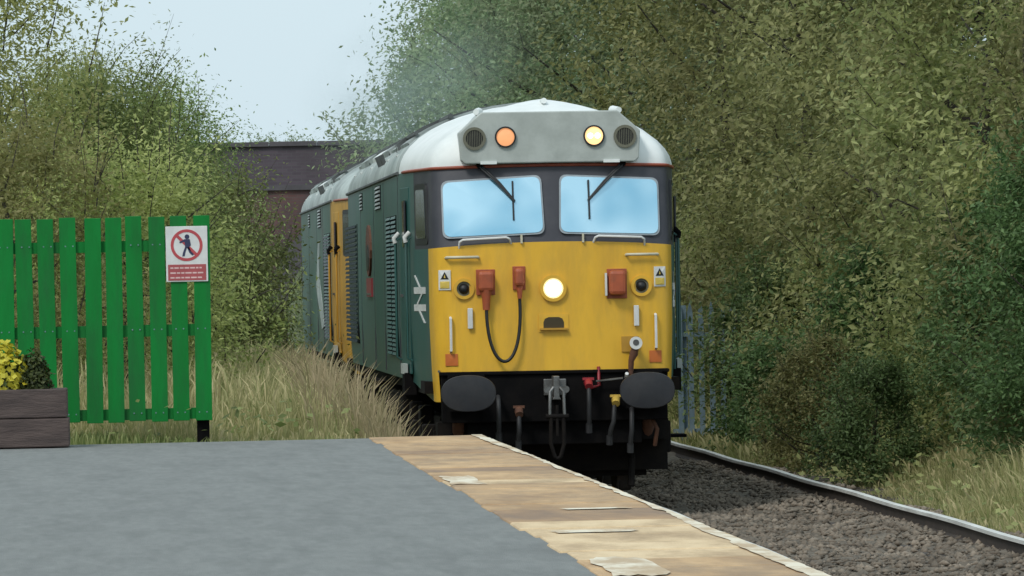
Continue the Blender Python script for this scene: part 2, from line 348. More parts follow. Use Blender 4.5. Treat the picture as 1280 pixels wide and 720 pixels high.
rail_parts(t, XR, 5, 150, .8); sleepers(t, XR + .7525, 38, 84, 2)

# ------------------------------------------------------------------ platform
p = MB()
p.box(((XS + .05 - 14) / 2, (YP - 15) / 2, .905 / 2 - .2), (XS + .05 + 14, YP + 15, .905 + .4))
plat = p.build('platform', 'tarmac', kind='structure')
b_ = MB().box(((XS + .05 + XP - .1) / 2, (YP - 15) / 2, .20), (XP - .1 - XS - .05, YP + 15, 1.2)); b_.build('platform_wall', 'brickwork', plat)
rnd = random.Random(5); pitch = .9; k = 0; y = YP
slabm = {}
while y > 9:
    mk = rnd.choice(['slab_a', 'slab_a', 'slab_b', 'slab_c', 'slab_a'])
    if mk not in slabm:
        slabm[mk] = MB().box((0, 0, 0), (XP - XS, pitch - .034, .12)).build('edging_slab', mk, plat, bevel=.012); o = slabm[mk]
    else: o = slabm[mk].copy(); C.objects.link(o); o.parent = plat
    o.location = ((XP + XS) / 2 + rnd.uniform(-.02, .02), y - pitch / 2, .917 - .06 + rnd.uniform(-.006, .0)); o.rotation_euler = (0, 0, rnd.uniform(-.006, .006))
    y -= pitch
# worn white paint: nosing line and odd patches, thin sheets on the slabs
m = MB(); y = YP - .04; wd = .09
while y > 10:
    ya = y; wd = max(.03, min(.085, wd + rnd.uniform(-.014, .014))); x1 = XP - rnd.uniform(.004, .016)
    m.v += [(x1 - wd, y, 0.9186), (x1, y, 0.9186), (x1 + .004, y, .905)]; y -= rnd.uniform(.12, .3)
k_ = len(m.v) // 3
m.f = [f for i in range(k_ - 1) for f in ((3 * i, 3 * i + 1, 3 * i + 4, 3 * i + 3), (3 * i + 1, 3 * i + 2, 3 * i + 5, 3 * i + 4))]; m.m = [0] * len(m.f)
m.build('edge_line', 'platform_paint', plat, kind='stuff')
def paint_patch(px, py, sw, sl):
    pts = []
    for i in range(26):
        a = 2 * PI * i / 26; q = rnd.uniform(.85, 1.1); pts.append((px + sw / 2 * q * max(-.9, min(.9, 1.3 * math.cos(a))), py + sl / 2 * q * max(-.9, min(.9, 1.3 * math.sin(a)))))
    m = MB(); m.add([(a, b, 0.9184) for a, b in pts], [tuple(range(26))]); m.build('paint_patch', 'platform_paint', plat)
for a in [(2.06, 39.8, .22, 1.9), (2.11, 27.4, .27, 2.0), (2.49, 34.4, .40, .22), (2.25, 31.3, .45, .35), (2.2, 22, .5, 1.5)]: paint_patch(*a)

# ------------------------------------------------------------------ locomotive
L0 = 19.7
PLAN = [(0, -.075), (.2, -.072), (.4, -.062), (.62, -.044), (.84, -.016), (1.0, .012), (1.085, .035), (1.135, .075), (1.16, .125), (1.175, .2), (1.19, .3),
        (1.235, .7), (1.283, 1.15), (1.315, 1.5), (1.35, 2.0), (1.372, 2.45), (1.38, 2.9), (1.38, 5.5), (1.38, 9.85)]
PX = [q[0] for q in PLAN]; PY = [q[1] for q in PLAN]; NP = len(PLAN)
def lerp(x, xs_, ys_): return float(np.interp(x, xs_, ys_))
def inset(z): return 0. if z < 2.47 else .20 * min(1., (z - 2.47) / .75)
def front_y(x, z): return lerp(abs(x), PX[:10], PY[:10]) + inset(z - .05 * max(0, 1 - (x / 1.2) ** 2) * (1 if z < 3 else .5) if z > 2.44 else z)
def side_x(y): y = min(y, L0 - y); return lerp(y, PY[9:], PX[9:])
def ring_pts(z, arch=0., roof_t=None):
    """left half outline (x<0) front centre -> rear centre, 2*NP-1 points"""
    pts = []
    for end in (0, 1):
        seq = range(NP) if end == 0 else range(NP - 2, -1, -1)
        for i in seq:
            x, y = PLAN[i]; fall = max(0., 1 - max(0, y - .2) / 1.3)
            if roof_t is None:
                yy = y + inset(z) * fall; zz = (z + .20 * min(1., max(0., (y - .25) / 1.5)) * max(0., 1 - (z - .96) / .5)) + arch * max(0, 1 - (x / 1.2) ** 2); xx = x - .03 * max(0., min(1., (1.5 - z) / .5)) * min(1., x)
            else:
                t = roof_t; c = math.cos(t); sc = c ** (1.18 if y > 2 else 1.48)
                ins = .20 * fall + 1.25 * (1 - c ** 1.1) * max(0., 1 - max(0., y) / 6.)
                xx = x * sc; yy = y + ins; zz = 3.23 + .70 * math.sin(t) ** .95 + arch * max(0, 1 - (x / 1.2) ** 2) * c
            if end: yy = L0 - yy
            pts.append((-xx, yy, zz))
    return pts
def loft(rows, i0, i1, mirror=True, both=True):
    m = MB(); n = i1 - i0 + 1
    for sgn in ((1, -1) if both else (1,)):
        vs = [(x * sgn, y, z) for r in rows for (x, y, z) in r[i0:i1 + 1]]
        fs = [(a * n + k, a * n + k + 1, (a + 1) * n + k + 1, (a + 1) * n + k) for a in range(len(rows) - 1) for k in range(n - 1)]
        m.add(vs, fs)
    return m
def weld(o, d=.0005):
    import bmesh
    b = bmesh.new(); b.from_mesh(o.data); bmesh.ops.remove_doubles(b, verts=b.verts, dist=d); bmesh.ops.recalc_face_normals(b, faces=b.faces); b.to_mesh(o.data); b.free(); return o
NR = 2 * NP - 1
def rrect(corners, r, n=5):
    """rounded polygon through corners (x,z)"""
    out_ = []; k = len(corners)
    for i in range(k):
        p0, p1, p2 = Vector(corners[i - 1]), Vector(corners[i]), Vector(corners[(i + 1) % k])
        a = p1 + (p0 - p1).normalized() * r; b = p1 + (p2 - p1).normalized() * r
        for j in range(n + 1):
            t = j / n; out_.append(tuple((a * (1 - t) ** 2 + p1 * 2 * t * (1 - t) + b * t * t)))
    return out_
def face_patch(poly, off, th):      # panel following the front face
    m = MB(); n = len(poly); cx = sum(q[0] for q in poly) / n; cz = sum(q[1] for q in poly) / n
    pts = poly + [(cx + (q[0] - cx) * .5, cz + (q[1] - cz) * .5) for q in poly] + [(cx, cz)]
    vs = [(x, front_y(x, z) - off, z) for x, z in pts] + [(x, front_y(x, z) - off + th, z) for x, z in poly]
    fs = [(i, (i + 1) % n, n + (i + 1) % n, n + i) for i in range(n)] + [(n + i, n + (i + 1) % n, 2 * n) for i in range(n)]
    fs += [(2 * n + 1 + i, 2 * n + 1 + (i + 1) % n, (i + 1) % n, i) for i in range(n)]
    return m.add(vs, fs)
def side_patch(poly, off, th, sgn=-1):   # poly in (y, z)
    m = MB(); n = len(poly)
    vs = [(sgn * (side_x(y) + off), y, z) for y, z in poly] + [(sgn * (side_x(y) + off - th), y, z) for y, z in poly]
    fs = [tuple(range(n)), tuple(range(2 * n - 1, n - 1, -1))] + [(i, i + n, (i + 1) % n + n, (i + 1) % n) for i in range(n)]
    return m.add(vs, fs)
def rect(a, b, c, d): return [(a, c), (b, c), (b, d), (a, d)]

def make_loco(name, label, y_origin, lead=True):
    root = thing(name, label, 'locomotive', (XC, y_origin, 0), 0, 'pair of coupled diesel locomotives'); root.rotation_euler = (0, .003, 0)
    gm = 'green' if lead else 'green2'
    ym = 'yellow' if lead else 'yellow_dirty'
    ARCH = .05
    top = 2.455
    rows = [ring_pts(z) for z in (.96, 1.05, 1.25, 1.7, 2.15)] + [ring_pts(top, ARCH)]
    iy = 10 if lead else 16      # where the yellow stops
    def ends(rows_, i0, i1):
        m = loft(rows_, i0, i1)
        m2 = loft(rows_, NR - 1 - i1, NR - 1 - i0); m.add(m2.v, m2.f); return m
    # yellow nose, front and rear: below z 1.25 only the flanks
    m = loft(rows[2:], 0, iy); m2 = loft(rows[:3], 7, iy); m.add(m2.v, m2.f)
    weld(m.build('nose_panel', ym, root, smooth=40))
    m = loft(rows[2:], NR - 1 - 10, NR - 1); m2 = loft(rows[:3], NR - 1 - 10, NR - 1 - 6); m.add(m2.v, m2.f)
    weld(m.build('rear_nose_panel', 'yellow_dirty', root, smooth=40))
    # green sides
    wr = [ring_pts(top, ARCH)] + [ring_pts(z, ARCH * (1 if z < 3 else .9)) for z in (2.7, 2.95)] + [ring_pts(3.23, .02)]
    m = loft(rows, iy, NR - 1 - 10); m2 = loft(wr, 12 if lead else 16, NR - 1 - 12); m.add(m2.v, m2.f)
    weld(m.build('body_side', gm, root, smooth=30))
    # dark surrounds
    weld(loft(wr, 0, 12 if lead else 16).build('windscreen_surround', 'dark' if lead else 'yellow_dirty', root, smooth=40))
    weld(loft(wr, NR - 1 - 12, NR - 1).build('rear_windscreen_surround', 'dark', root, smooth=40))
    # roof
    ts = [0, 4, 9, 15, 22, 30, 38, 46, 54, 62, 70, 78, 85, 90]
    rt = [ring_pts(0, .02, math.radians(a)) for a in ts]
    m = loft(rt, 0, 15); weld(m.build('cab_roof', 'white_roof' if lead else 'roof', root, smooth=50))
    m = loft(rt, 15, NR - 1); weld(m.build('roof', 'roof', root, smooth=50))
    # gutter line
    g1 = MB()
    for sgn in (1, -1):
        q = [(x * sgn + (-.006 * sgn if abs(x) > 1 else 0), y - (.012 if y < .5 else 0), 3.235 + .02 * max(0, 1 - (x / 1.2) ** 2)) for x, y, z in ring_pts(3.23)[:15]]
        g1.tube(q, .016, 6)
    g1.build('cab_gutter', 'gutter_red', root, smooth=60)
    g1 = MB()
    for sgn in (1, -1): g1.tube([(sgn * 1.385, y, 3.235) for y in (2.5, 9.85, L0 - 2.5)], .02, 6)
    g1.build('roof_gutter', 'roof_dark', root)
    # roof hatches: curved raised panels
    def hatch(y0, y1, lift, mm, a0=26, a1=154, nm='roof_hatch'):
        m = MB(); k = 14
        for yy in (y0, y1):
            for i in range(k + 1):
                a = math.radians(a0 + (a1 - a0) * i / k); tt = a if a <= PI / 2 else PI - a; sg = -1 if a <= PI / 2 else 1
                m.v.append((sg * (1.38 + lift) * max(0, math.cos(tt)) ** 1.18, yy, 3.23 + (.70 + lift) * math.sin(tt) ** .95))
        for i in range(k): m.f.append((i, i + 1, k + 2 + i, k + 1 + i))
        n0 = len(m.v)
        for yy in (y0, y1):
            for i in (0, k): m.v.append((m.v[i][0] * .99, yy, m.v[i][2] - lift * 1.5))
        m.f.append((0, k + 1, n0 + 2, n0)); m.f.append((k, n0 + 1, n0 + 3, 2 * k + 1)); m.m = [0] * len(m.f)
        n1 = len(m.v)
        for i in range(k + 1): x, y_, z = m.v[i]; m.v.append((x * .97, y_, z - lift * 1.5))
        for i in range(k): m.f.append((n1 + i, n1 + i + 1, i + 1, i)); m.m.append(0)
        return m.build(nm, mm, root, smooth=30)
    for (a, b, l, mm) in [(3.3, 5.0, .03, 'roof_grey'), (5.15, 5.35, .07, 'roof_dark'), (5.6, 7.4, .025, 'roof'), (7.6, 9.3, .05, 'roof_grey'), (9.5, 9.75, .03, 'roof_dark'),
                          (10.0, 12.2, .045, 'white_roof'), (12.4, 12.6, .02, 'roof_dark'), (13.0, 15.4, .06, 'roof'), (15.6, 16.9, .03, 'roof_grey')]:
        hatch(a, b, l, mm)
    for sgn in (1, -1):
        for tt_, r_, mm in ((52, .03, 'roof_dark'), (33, .022, 'roof_dark')):
            a = math.radians(tt_); MB().tube([(sgn * 1.42 * math.cos(a) ** 1.18, yy, 3.25 + .72 * math.sin(a) ** .95) for yy in (3.2, 9, 16.8)], r_, 6).build('roof_duct', mm, root)
        m = MB()
        for q_ in range(9): a = math.radians(16); m.box((sgn * 1.40 * math.cos(a) ** 1.18, 7.0 + q_ * .19, 3.24 + .72 * math.sin(a) ** .95), (.03, .06, .14), ry=sgn * .35)
        m.build('roof_vents', 'roof_dark', root, kind='stuff')
    for yy in (4.1, 6.4, 8.5, 11.0, 14.2, 16.2):   # lifting eyes and seams running down the roof edge
        m = MB()
        for sgn in (1, -1): m.box((sgn * 1.28, yy, 3.42), (.06, .12, .09), ry=sgn * .5)
        m.build('lifting_bracket', 'white_roof', root)
    m = MB(); m.tube([(0, 11.9, 3.9), (0, 11.9, 4.02)], .17, 14); m.build('exhaust_port', 'roof_dark', root, smooth=40)
    # under the body
    m = MB(); m.box((0, 8.2, .86), (2.5, 5.8, .22)); m.box((0, 9.85, .62), (2.35, 3.4, .55)); m.build('fuel_tank', 'underframe', root, bevel=.03)
    m = MB(); m.box((0, L0 / 2, 1.10), (2.5, L0 - .6, .12)); m.build('underframe', 'underframe', root)
    for cy in (3.45, L0 - 3.45):
        bg = MB()
        for sgn in (1, -1):
            bg.box((sgn * 1.02, cy, .66), (.12, 5.2, .28)); bg.box((sgn * 1.14, cy - 1.05, .72), (.14, .5, .34)); bg.box((sgn * 1.14, cy + 1.05, .72), (.14, .5, .34))
            for dy in (-2.1, 0, 2.1): bg.box((sgn * 1.12, cy + dy, .56), (.22, .36, .32))
        bg.box((0, cy - 2.65, .72), (2.1, .14, .34)); bg.box((0, cy + 2.65, .72), (2.1, .14, .34)); bg.box((0, cy, .72), (1.6, 2.4, .3))
        bo = bg.build('bogie', 'underframe', root, bevel=.02)
        wm = None
        for dy in (-2.1, 0, 2.1):
            for sgn in (1, -1):
                if wm is None:
                    w_ = MB(); n = 28
                    prof = [(.0, .12), (.12, .12), (.14, .05), (.44, .03), (.47, .065), (.54, .065), (.545, -.06), (.575, -.075), (.575, -.09), (.45, -.08), (0, -.06)]
                    for r_, x_ in prof: w_.v.extend([(x_, r_ * math.cos(2 * PI * k / n), r_ * math.sin(2 * PI * k / n)) for k in range(n)])
                    for a in range(len(prof) - 1):
                        for k in range(n): w_.f.append((a * n + k, a * n + (k + 1) % n, (a + 1) * n + (k + 1) % n, (a + 1) * n + k)); w_.m.append(0)
                    wo = w_.build('wheel', 'wheel', bo, smooth=35); wm = wo
                else: wo = wm.copy(); C.objects.link(wo); wo.parent = bo
                wo.location = (sgn * .76, cy + dy, .565); wo.rotation_euler = (0, 0, 0 if sgn > 0 else PI)
            MB().tube([(-.7, cy + dy, .565), (.7, cy + dy, .565)], .09, 10).build('axle', 'underframe', bo)
    # side fittings (both sides)
    def louvre(y0, y1, z0, z1, nrow, ncol, mm='dark', nm='louvre_panel', slat=None):
        for sgn in (-1, 1):
            m = side_patch(rect(y0, y1, z0, z1), .004, .02, sgn); fr = m.build(nm, mm, root)
            s = MB(); cw = (y1 - y0) / ncol
            for c in range(ncol):
                for r in range(nrow):
                    zz = z0 + (z1 - z0) * (r + .5) / nrow; ya = y0 + c * cw + cw * .08; yb = y0 + (c + 1) * cw - cw * .08; h = (z1 - z0) / nrow * .62
                    xa = side_x((ya + yb) / 2)
                    s.add([(sgn * (xa + .006), ya, zz + h / 2), (sgn * (xa + .006), yb, zz + h / 2), (sgn * (xa + .018), yb, zz - h / 2), (sgn * (xa + .018), ya, zz - h / 2),
                           (sgn * (xa + .004), ya, zz - h / 2), (sgn * (xa + .004), yb, zz - h / 2)], [(0, 1, 2, 3), (3, 2, 5, 4), (0, 3, 4), (1, 5, 2)])
            s.build('louvre_slats', slat or gm, fr, kind='stuff')
    louvre(3.05, 5.6, 1.38, 2.82, 32, 2, 'beam', slat=gm)
    louvre(6.9, 8.4, 2.93, 3.19, 6, 1, 'beam', slat='roof_grey')
    louvre(14.0, 18.3, 1.42, 2.84, 26, 1, 'beam', 'radiator_grille', 'grille_slat') if lead else louvre(3.3, 6.0, 1.4, 2.8, 30, 1, 'beam', slat='dark')
    louvre(12.2, 13.0, 2.98, 3.18, 5, 1, 'beam', slat='roof_grey')
    for sgn in (-1, 1):
        for ya, yb in ((1.52, 2.32),):
            d_ = side_patch(rect(ya, yb, 1.22, 3.08), .006, .02, sgn).build('door', 'teal' if lead else ym, root, bevel=.004)
            m = MB(); xm = side_x((ya + yb) / 2)
            m.box((sgn * (xm + .012), (ya + yb) / 2, 2.72), (.016, .46, .46)); m.build('door_window', 'glass_dark', d_)
            m = MB(); m.box((sgn * (xm + .03), yb - .12, 2.0), (.03, .1, .03)); m.build('door_handle', 'steel', d_)
            for yy in (ya - .09, yb + .12):
                xh = side_x(yy) + .05; m = MB(); m.tube([(sgn * (xh - .05), yy, 1.35), (sgn * xh, yy, 1.38), (sgn * xh, yy, 2.55), (sgn * (xh - .05), yy, 2.58)], .013, 6)
                h_ = m.build('handrail', 'green' if lead else 'yellow_dirty', root, smooth=60)
                MB().tube([(sgn * xh, yy, 2.53), (sgn * (xh + .012), yy, 2.58), (sgn * (xh - .04), yy, 2.63)], .024, 8).build('handrail_end', 'white' if lead and sgn < 0 else 'beam', h_, smooth=60)
            sb = MB(); sb.box((sgn * (side_x(ya + .4) - .02), (ya + yb) / 2, 1.45 - .33), (.12, .5, .22)); st = sb.build('step_recess', 'beam', root)
            MB().box((sgn * (side_x(ya + .4) + .03), (ya + yb) / 2, 1.25 - .33 + .35), (.05, .46, .1)).build('step_plate', 'headcode', st)
            MB().box((sgn * (side_x(ya + .4) - .02), (ya + yb) / 2, .55), (.22, .42, .03)).build('lower_step', 'beam', st)
        # cab side window
        cwn = side_patch(rrect([(.30, 2.50), (1.08, 2.50), (1.08, 3.10), (.42, 3.10)], .06), .006, .03, sgn).build('cab_side_window', 'black', root)
        side_patch(rrect([(.40, 2.56), (1.0, 2.56), (1.0, 3.04), (.48, 3.04)], .05), .011, .008, sgn).build('pane', 'glass_dark', cwn)
        for ya in (9.1, 9.75):       # engine room windows
            side_patch(rrect([(ya - .22, 2.42), (ya + .22, 2.42), (ya + .22, 2.86), (ya - .22, 2.86)], .08), .006, .02, sgn).build('engine_room_window', 'glass_dark', root) if lead and ya > 20 else None
    for yy in (2.72, 6.25, 9.05, 12.9, 18.6):
        for sgn in (-1, 1): side_patch(rect(yy - .012, yy + .012, 1.2, 3.2), .003, .01, sgn).build('panel_seam', 'dark', root)
    if lead:
        for sgn in (-1, 1):
            poly = [(10.25 + .62 * math.cos(2 * PI * k / 20), 2.50 + .29 * math.sin(2 * PI * k / 20)) for k in range(20)]
            bd = side_patch(poly, .025, .04, sgn).build('crest', 'rust', root)
            side_patch([(10.25 + .42 * math.cos(2 * PI * k / 14), 2.42 + .15 * math.sin(2 * PI * k / 14)) for k in range(14)], .03, .01, sgn).build('crest_centre', 'black', bd)
            npl = side_patch(rect(9.5, 10.9, 1.98, 2.19), .022, .03, sgn).build('nameplate', 'redplate', root)
            side_patch(rect(9.56, 10.84, 2.0, 2.02), .026, .01, sgn).build('nameplate_border', 'steel', npl)
            # double arrow emblem on the cab side
            e = MB(); ey, ez, W, H_ = 1.0, 1.97, .60, .44
            def bar(y0, y1, z):
                e2 = side_patch(rect(y0, y1, z - .033, z + .033), .008, .006, sgn); e.add(e2.v, e2.f)
            def slash(ya, za, yb, zb, wd=.085):
                e2 = side_patch([(ya - wd / 2, za), (ya + wd / 2, za), (yb + wd / 2, zb), (yb - wd / 2, zb)], .0085, .006, sgn); e.add(e2.v, e2.f)
            ey = .86
            bar(ey - .36, ey + .36, 2.05); bar(ey - .36, ey + .36, 1.88)
            q = -1 if sgn < 0 else 1
            slash(ey - .30 * q, 2.20, ey + .05 * q, 2.05 + .02); slash(ey + .22 * q, 2.04, ey - .22 * q, 1.89); slash(ey - .05 * q, 1.88 - .02, ey + .30 * q, 1.73)
            e.build('double_arrow_emblem', 'white', root)
    else:
        for sgn in (-1, 1):
            side_patch([(6.2, 1.55), (7.2, 1.5), (9.6, 2.1), (8.4, 2.75), (7.6, 2.75), (8.0, 2.2), (7.0, 1.9)], .006, .01, sgn).build('white_emblem', 'roof', root)
            side_patch(rect(16.9, 18.2, 1.9, 2.6), .006, .01, sgn).build('rear_cab_window', 'black', root)
    # ---- front end fittings
    win = lambda s: rrect([(s * .085, 2.598), (s * 1.045, 2.565), (s * 1.048, 3.095), (s * .105, 3.142)], .075)
    for s in (-1, 1):
        q = win(s); q = q if s < 0 else q[::-1]
        cx = sum(a[0] for a in q) / len(q); cz = sum(a[1] for a in q) / len(q)
        fr = face_patch([(cx + (a - cx) * 1.0 + (.016 if a > cx else -.016), b + (.018 if b > cz else -.018)) for a, b in q], .026, .04).build('windscreen', 'rubber', root, smooth=20)
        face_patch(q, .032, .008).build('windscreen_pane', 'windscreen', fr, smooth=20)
        wp = MB(); pz = 3.26; px_ = s * .70
        for dx in (0, .03): wp.tube([(px_ + dx, front_y(px_, pz) - .05, pz), (s * .52 + dx * .8, front_y(.5, 3.08) - .075, 3.085), (s * .36 + dx * .2, front_y(.36, 2.9) - .055, 2.905)], .0105, 6)
        wo = wp.build('wiper', 'black', root, smooth=60)
        MB().tube([(s * .37, front_y(.37, 3.1) - .045, 3.10), (s * .37, front_y(.37, 2.72) - .045, 2.72)], .0095, 6).build('wiper_blade', 'black', wo)
        MB().tube([(px_ + .015, front_y(.7, 3.26) + .02, 3.27), (px_ + .015, front_y(.7, 3.26) - .07, 3.255)], .03, 10).build('wiper_pivot', 'beam', wo)
        # rails above the yellow panel
        m = MB(); m.tube([(s * .905, front_y(.9, 2.46) + .01, 2.455), (s * .90, front_y(.9, 2.5) - .045, 2.515), (s * .87, front_y(.86, 2.5) - .05, 2.535), (s * .45, front_y(.45, 2.5) - .05, 2.553), (s * .42, front_y(.4, 2.5) - .045, 2.54), (s * .40, front_y(.4, 2.5) + .01, 2.49)], .0115, 6)
        m.build('upper_handrail', 'white', root, smooth=60)
        MB().box((s * .30, front_y(.3, 2.5) - .015, 2.535), (.02, .03, .085)).build('washer_jet', 'offwhite', root)
        m = MB(); m.tube([(s * .72, front_y(.72, 2.36), 2.363), (s * .725, front_y(.72, 2.36) - .05, 2.366), (s * 1.03, front_y(1.03, 2.36) - .05, 2.366), (s * 1.035, front_y(1.03, 2.3), 2.363)], .014, 6)
        m.build('horizontal_handrail', 'offwhite', root, smooth=60)
        m = MB(); m.tube([(s * 1.0, front_y(1, 1.45), 1.445), (s * 1.0, front_y(1, 1.45) - .05, 1.455), (s * 1.0, front_y(1, 1.45) - .05, 1.77), (s * 1.0, front_y(1, 1.45), 1.78)], .014, 6)
        m.build('vertical_handrail', 'white', root, smooth=60)
        MB().box((s * .81, front_y(.81, 1.8) - .03, 1.77), (.05, .03, .20)).build('lamp_bracket', 'white', root, bevel=.006)
        face_patch(rect(s * .995 - .06, s * .995 + .06, 1.312, 1.428), .008, .015).build('orange_panel', 'orange', root)
        # warning label: white plate, black-on-yellow triangle, yellow strip
        lb = face_patch(rect(s * 1.05 - .058, s * 1.05 + .058, 2.05, 2.245), .016, .022).build('warning_label', 'white', root)
        face_patch([(s * 1.05 - .04, 2.155), (s * 1.05 + .04, 2.155), (s * 1.05, 2.228)], .020, .004).build('warning_triangle', 'black', lb)
        face_patch(rect(s * 1.05 - .045, s * 1.05 + .045, 2.068, 2.135), .020, .004).build('yellow_strip', 'labelyellow', lb)
        face_patch([(s * 1.05 - .008, 2.168), (s * 1.05 + .008, 2.168), (s * 1.05, 2.205)], .024, .004).build('bolt_mark', 'labelyellow', lb)
        # round tail lamp
        yf = front_y(.865, 2.06); rl = MB(); rl.ring((s * .865, 2.06), .103, .072, yf - .03, yf + .03); rl = rl.build('tail_lamp', 'yellow', root, smooth=30)
        MB().disc((s * .865, 2.06), .075, yf - .008, yf + .02).build('lamp_recess', 'grillebrass', rl, smooth=40)
        MB().disc((s * .865, 2.058), .052, yf - .01, yf + .01, dome=.04).build('lamp_lens', 'black', rl, smooth=60)
        # buffers
        bf = MB(); k = 36; cx = s * .865; cz = 1.05
        def oval(a, b, y):
            o_ = []
            for i in range(k):
                th = 2 * PI * i / k; c, sn = math.cos(th), math.sin(th)
                o_.append((cx + a * abs(c) ** .82 * (1 if c >= 0 else -1), y, cz + b * abs(sn) ** .9 * (1 if sn >= 0 else -1)))
            return o_
        rs = [oval(.19, .12, -.50), oval(.262, .172, -.515), oval(.268, .177, -.535), oval(.262, .171, -.552), oval(.17, .11, -.562), oval(.08, .05, -.566)]
        bf.add([v for r_ in rs for v in r_] + [(cx, -.567, cz)], [(a * k + i, a * k + (i + 1) % k, (a + 1) * k + (i + 1) % k, (a + 1) * k + i) for a in range(5) for i in range(k)] + [(5 * k + i, 5 * k + (i + 1) % k, 6 * k) for i in range(k)] + [tuple(range(k))])
        bo = bf.build('buffer', 'bufferface', root, smooth=40)
        MB().tube([(cx, -.5, cz), (cx, -.30, cz)], .075, 14).build('buffer_shank', 'steel', bo, smooth=40)
        sh = MB(); sh.tube([(cx, -.34, cz), (cx, -.10, cz)], [.12, .15], 16); sh.box((cx, -.115, cz), (.36, .03, .36)); sh.build('buffer_housing', 'beam', bo, smooth=40)
    # headcode panel standing out of the roof dome
    hp = [(-.87, 3.31), (-.885, 3.58), (-.665, 3.775), (.665, 3.775), (.885, 3.58), (.87, 3.31), (.83, 3.275), (-.83, 3.275)]
    hm = MB(); hm.prism(hp, .04, .98); hc = hm.build('headcode_panel', 'headcode', root, bevel=.012)
    for s in (-1, 1):
        for xx in (.0,):
            gr = MB(); gr.ring((s * .735, 3.52), .112, .084, .02, .05); gr = gr.build('horn_grille', 'grillebrass', hc, smooth=30)
            MB().disc((s * .735, 3.52), .086, .034, .045).build('grille_mesh', 'black', hc)
            gb = MB()
            for i in range(-4, 5): hh = math.sqrt(.084 ** 2 - (i * .017) ** 2); gb.box((s * .735 + i * .017, .030, 3.52), (.005, .008, 2 * hh))
            gb.build('grille_bars', 'grillebrass', hc)
        MB().ring((s * .432, 3.53), .104, .088, .014, .05).build('marker_bezel', 'black', hc, smooth=30)
        MB().disc((s * .432, 3.53), .09, .030, .045, dome=.01).build('marker_light', 'lamp_on' if s > 0 else 'lamp_peach', hc, smooth=60)
        if s > 0:
            for dx in (-.035, .035): MB().disc((s * .432 + dx, 3.53), .028, .0155, .035, 14, dome=.006).build('marker_bulb', 'lamp_bulb', hc, smooth=60)
        MB().box((s * .60, .035, 3.283), (.16, .02, .03)).build('hinge', 'white_roof', hc)
        m = MB(); m.tube([(s * .66, .55, 3.79), (s * .70, .30, 3.785)], [.045, .03], 10); m.build('horn_cover', 'white_roof', root, smooth=50)
    MB().tube([(0, 1.05, 3.90), (0, .8, 3.90)], .03, 8).build('roof_lamp_bracket', 'white_roof', root)
    # headlight
    yf = front_y(0, 2.05)
    hl = MB(); hl.ring((0, 2.05), .130, .098, yf - .035, yf + .03); hl = hl.build('headlight', 'yellow', root, smooth=30)
    MB().ring((0, 2.05), .102, .078, yf - .028, yf + .0).build('reflector', 'reflector', hl, smooth=30)
    MB().disc((0, 2.05), .080, yf - .024, yf, dome=.012).build('headlight_lens', 'headlight' if lead else 'unlit_lamp', hl, smooth=60)
    # recess with handle
    pl = face_patch(rect(-.145, .145, 1.625, 1.80), .010, .02).build('recess_plate', ym, root)
    face_patch([(-.10, 1.665), (.10, 1.665), (.10, 1.72), (.085, 1.755), (.05, 1.77), (-.05, 1.77), (-.085, 1.755), (-.10, 1.72)], .0135, .006).build('recess_dark', 'recess', pl)
    MB().box((0, yf - .03, 1.655), (.27, .04, .018)).build('recess_lip', 'yellow_dirty', pl)
    # jumper boxes
    def jumper(x, z, wd, h, taper):
        y_ = front_y(x, z)
        MBb = MB(); MBb.box((x, y_ - .008, z - .01), (wd + .03, .02, h + .05)); bp = MBb.build('jumper_box', 'orange_red', root, bevel=.005)
        q = MB(); q.box((x, y_ - .07, z), (wd, .12, h)); q.build('jumper_cover', 'orange_red', bp, bevel=.035)
        if taper:
            q = MB(); q.tube([(x, y_ - .07, z - h / 2 + .02), (x, y_ - .07, z - h / 2 - .07), (x, y_ - .07, z - h / 2 - taper)], [wd * .36, wd * .26, wd * .22], 10); q.build('jumper_plug', 'orange_red', bp, smooth=50)
    jumper(-.655, 2.13, .155, .20, .18); jumper(-.33, 2.165, .095, .18, .12); jumper(.625, 2.095, .165, .24, 0)
    MB().box((.515, front_y(.5, 2.1) - .04, 2.08), (.02, .05, .22)).build('jumper_hinge', 'white', root)
    pts = []
    P0, P1, P2, P3 = Vector((-.655, -.115, 1.86)), Vector((-.655, -.16, 1.16)), Vector((-.29, -.16, 1.16)), Vector((-.33, -.115, 1.965))
    for i in range(25):
        t_ = i / 24; pts.append(P0 * (1 - t_) ** 3 + P1 * 3 * t_ * (1 - t_) ** 2 + P2 * 3 * t_ * t_ * (1 - t_) + P3 * t_ ** 3)
    MB().tube(pts, .0165, 8).build('jumper_cable', 'black', root, smooth=60)
    # control air valve, right
    fy = front_y(.75, 1.5)
    br = MB().box((.745, fy - .012, 1.495), (.17, .02, .15)).build('valve_bracket', 'yellow_dirty', root)
    MB().tube([(.775, fy - .02, 1.50), (.79, fy - .15, 1.50)], .035, 10).build('valve_stem', 'rust', br, smooth=50)
    MB().disc((.79, 1.505), .062, fy - .175, fy - .15).build('valve_cap', 'white', br, smooth=50)
    MB().disc((.79, 1.51), .03, fy - .18, fy - .17, 12).build('valve_nut', 'steel', br, smooth=50)
    MB().tube([(.79, fy - .13, 1.48), (.77, fy - .12, 1.40), (.745, fy - .10, 1.33), (.74, fy - .09, 1.2)], [.03, .042, .028, .025], 10).build('valve_pipe', 'rust', br, smooth=60)
    # buffer beam
    m = MB(); m.box((0, .02, .985), (2.2, .16, .46)); m.box((0, -.02, 1.235), (2.24, .14, .035)); m.box((0, .05, .66), (1.7, .05, .26)); bb = m.build('buffer_beam', 'beam', root, bevel=.01)
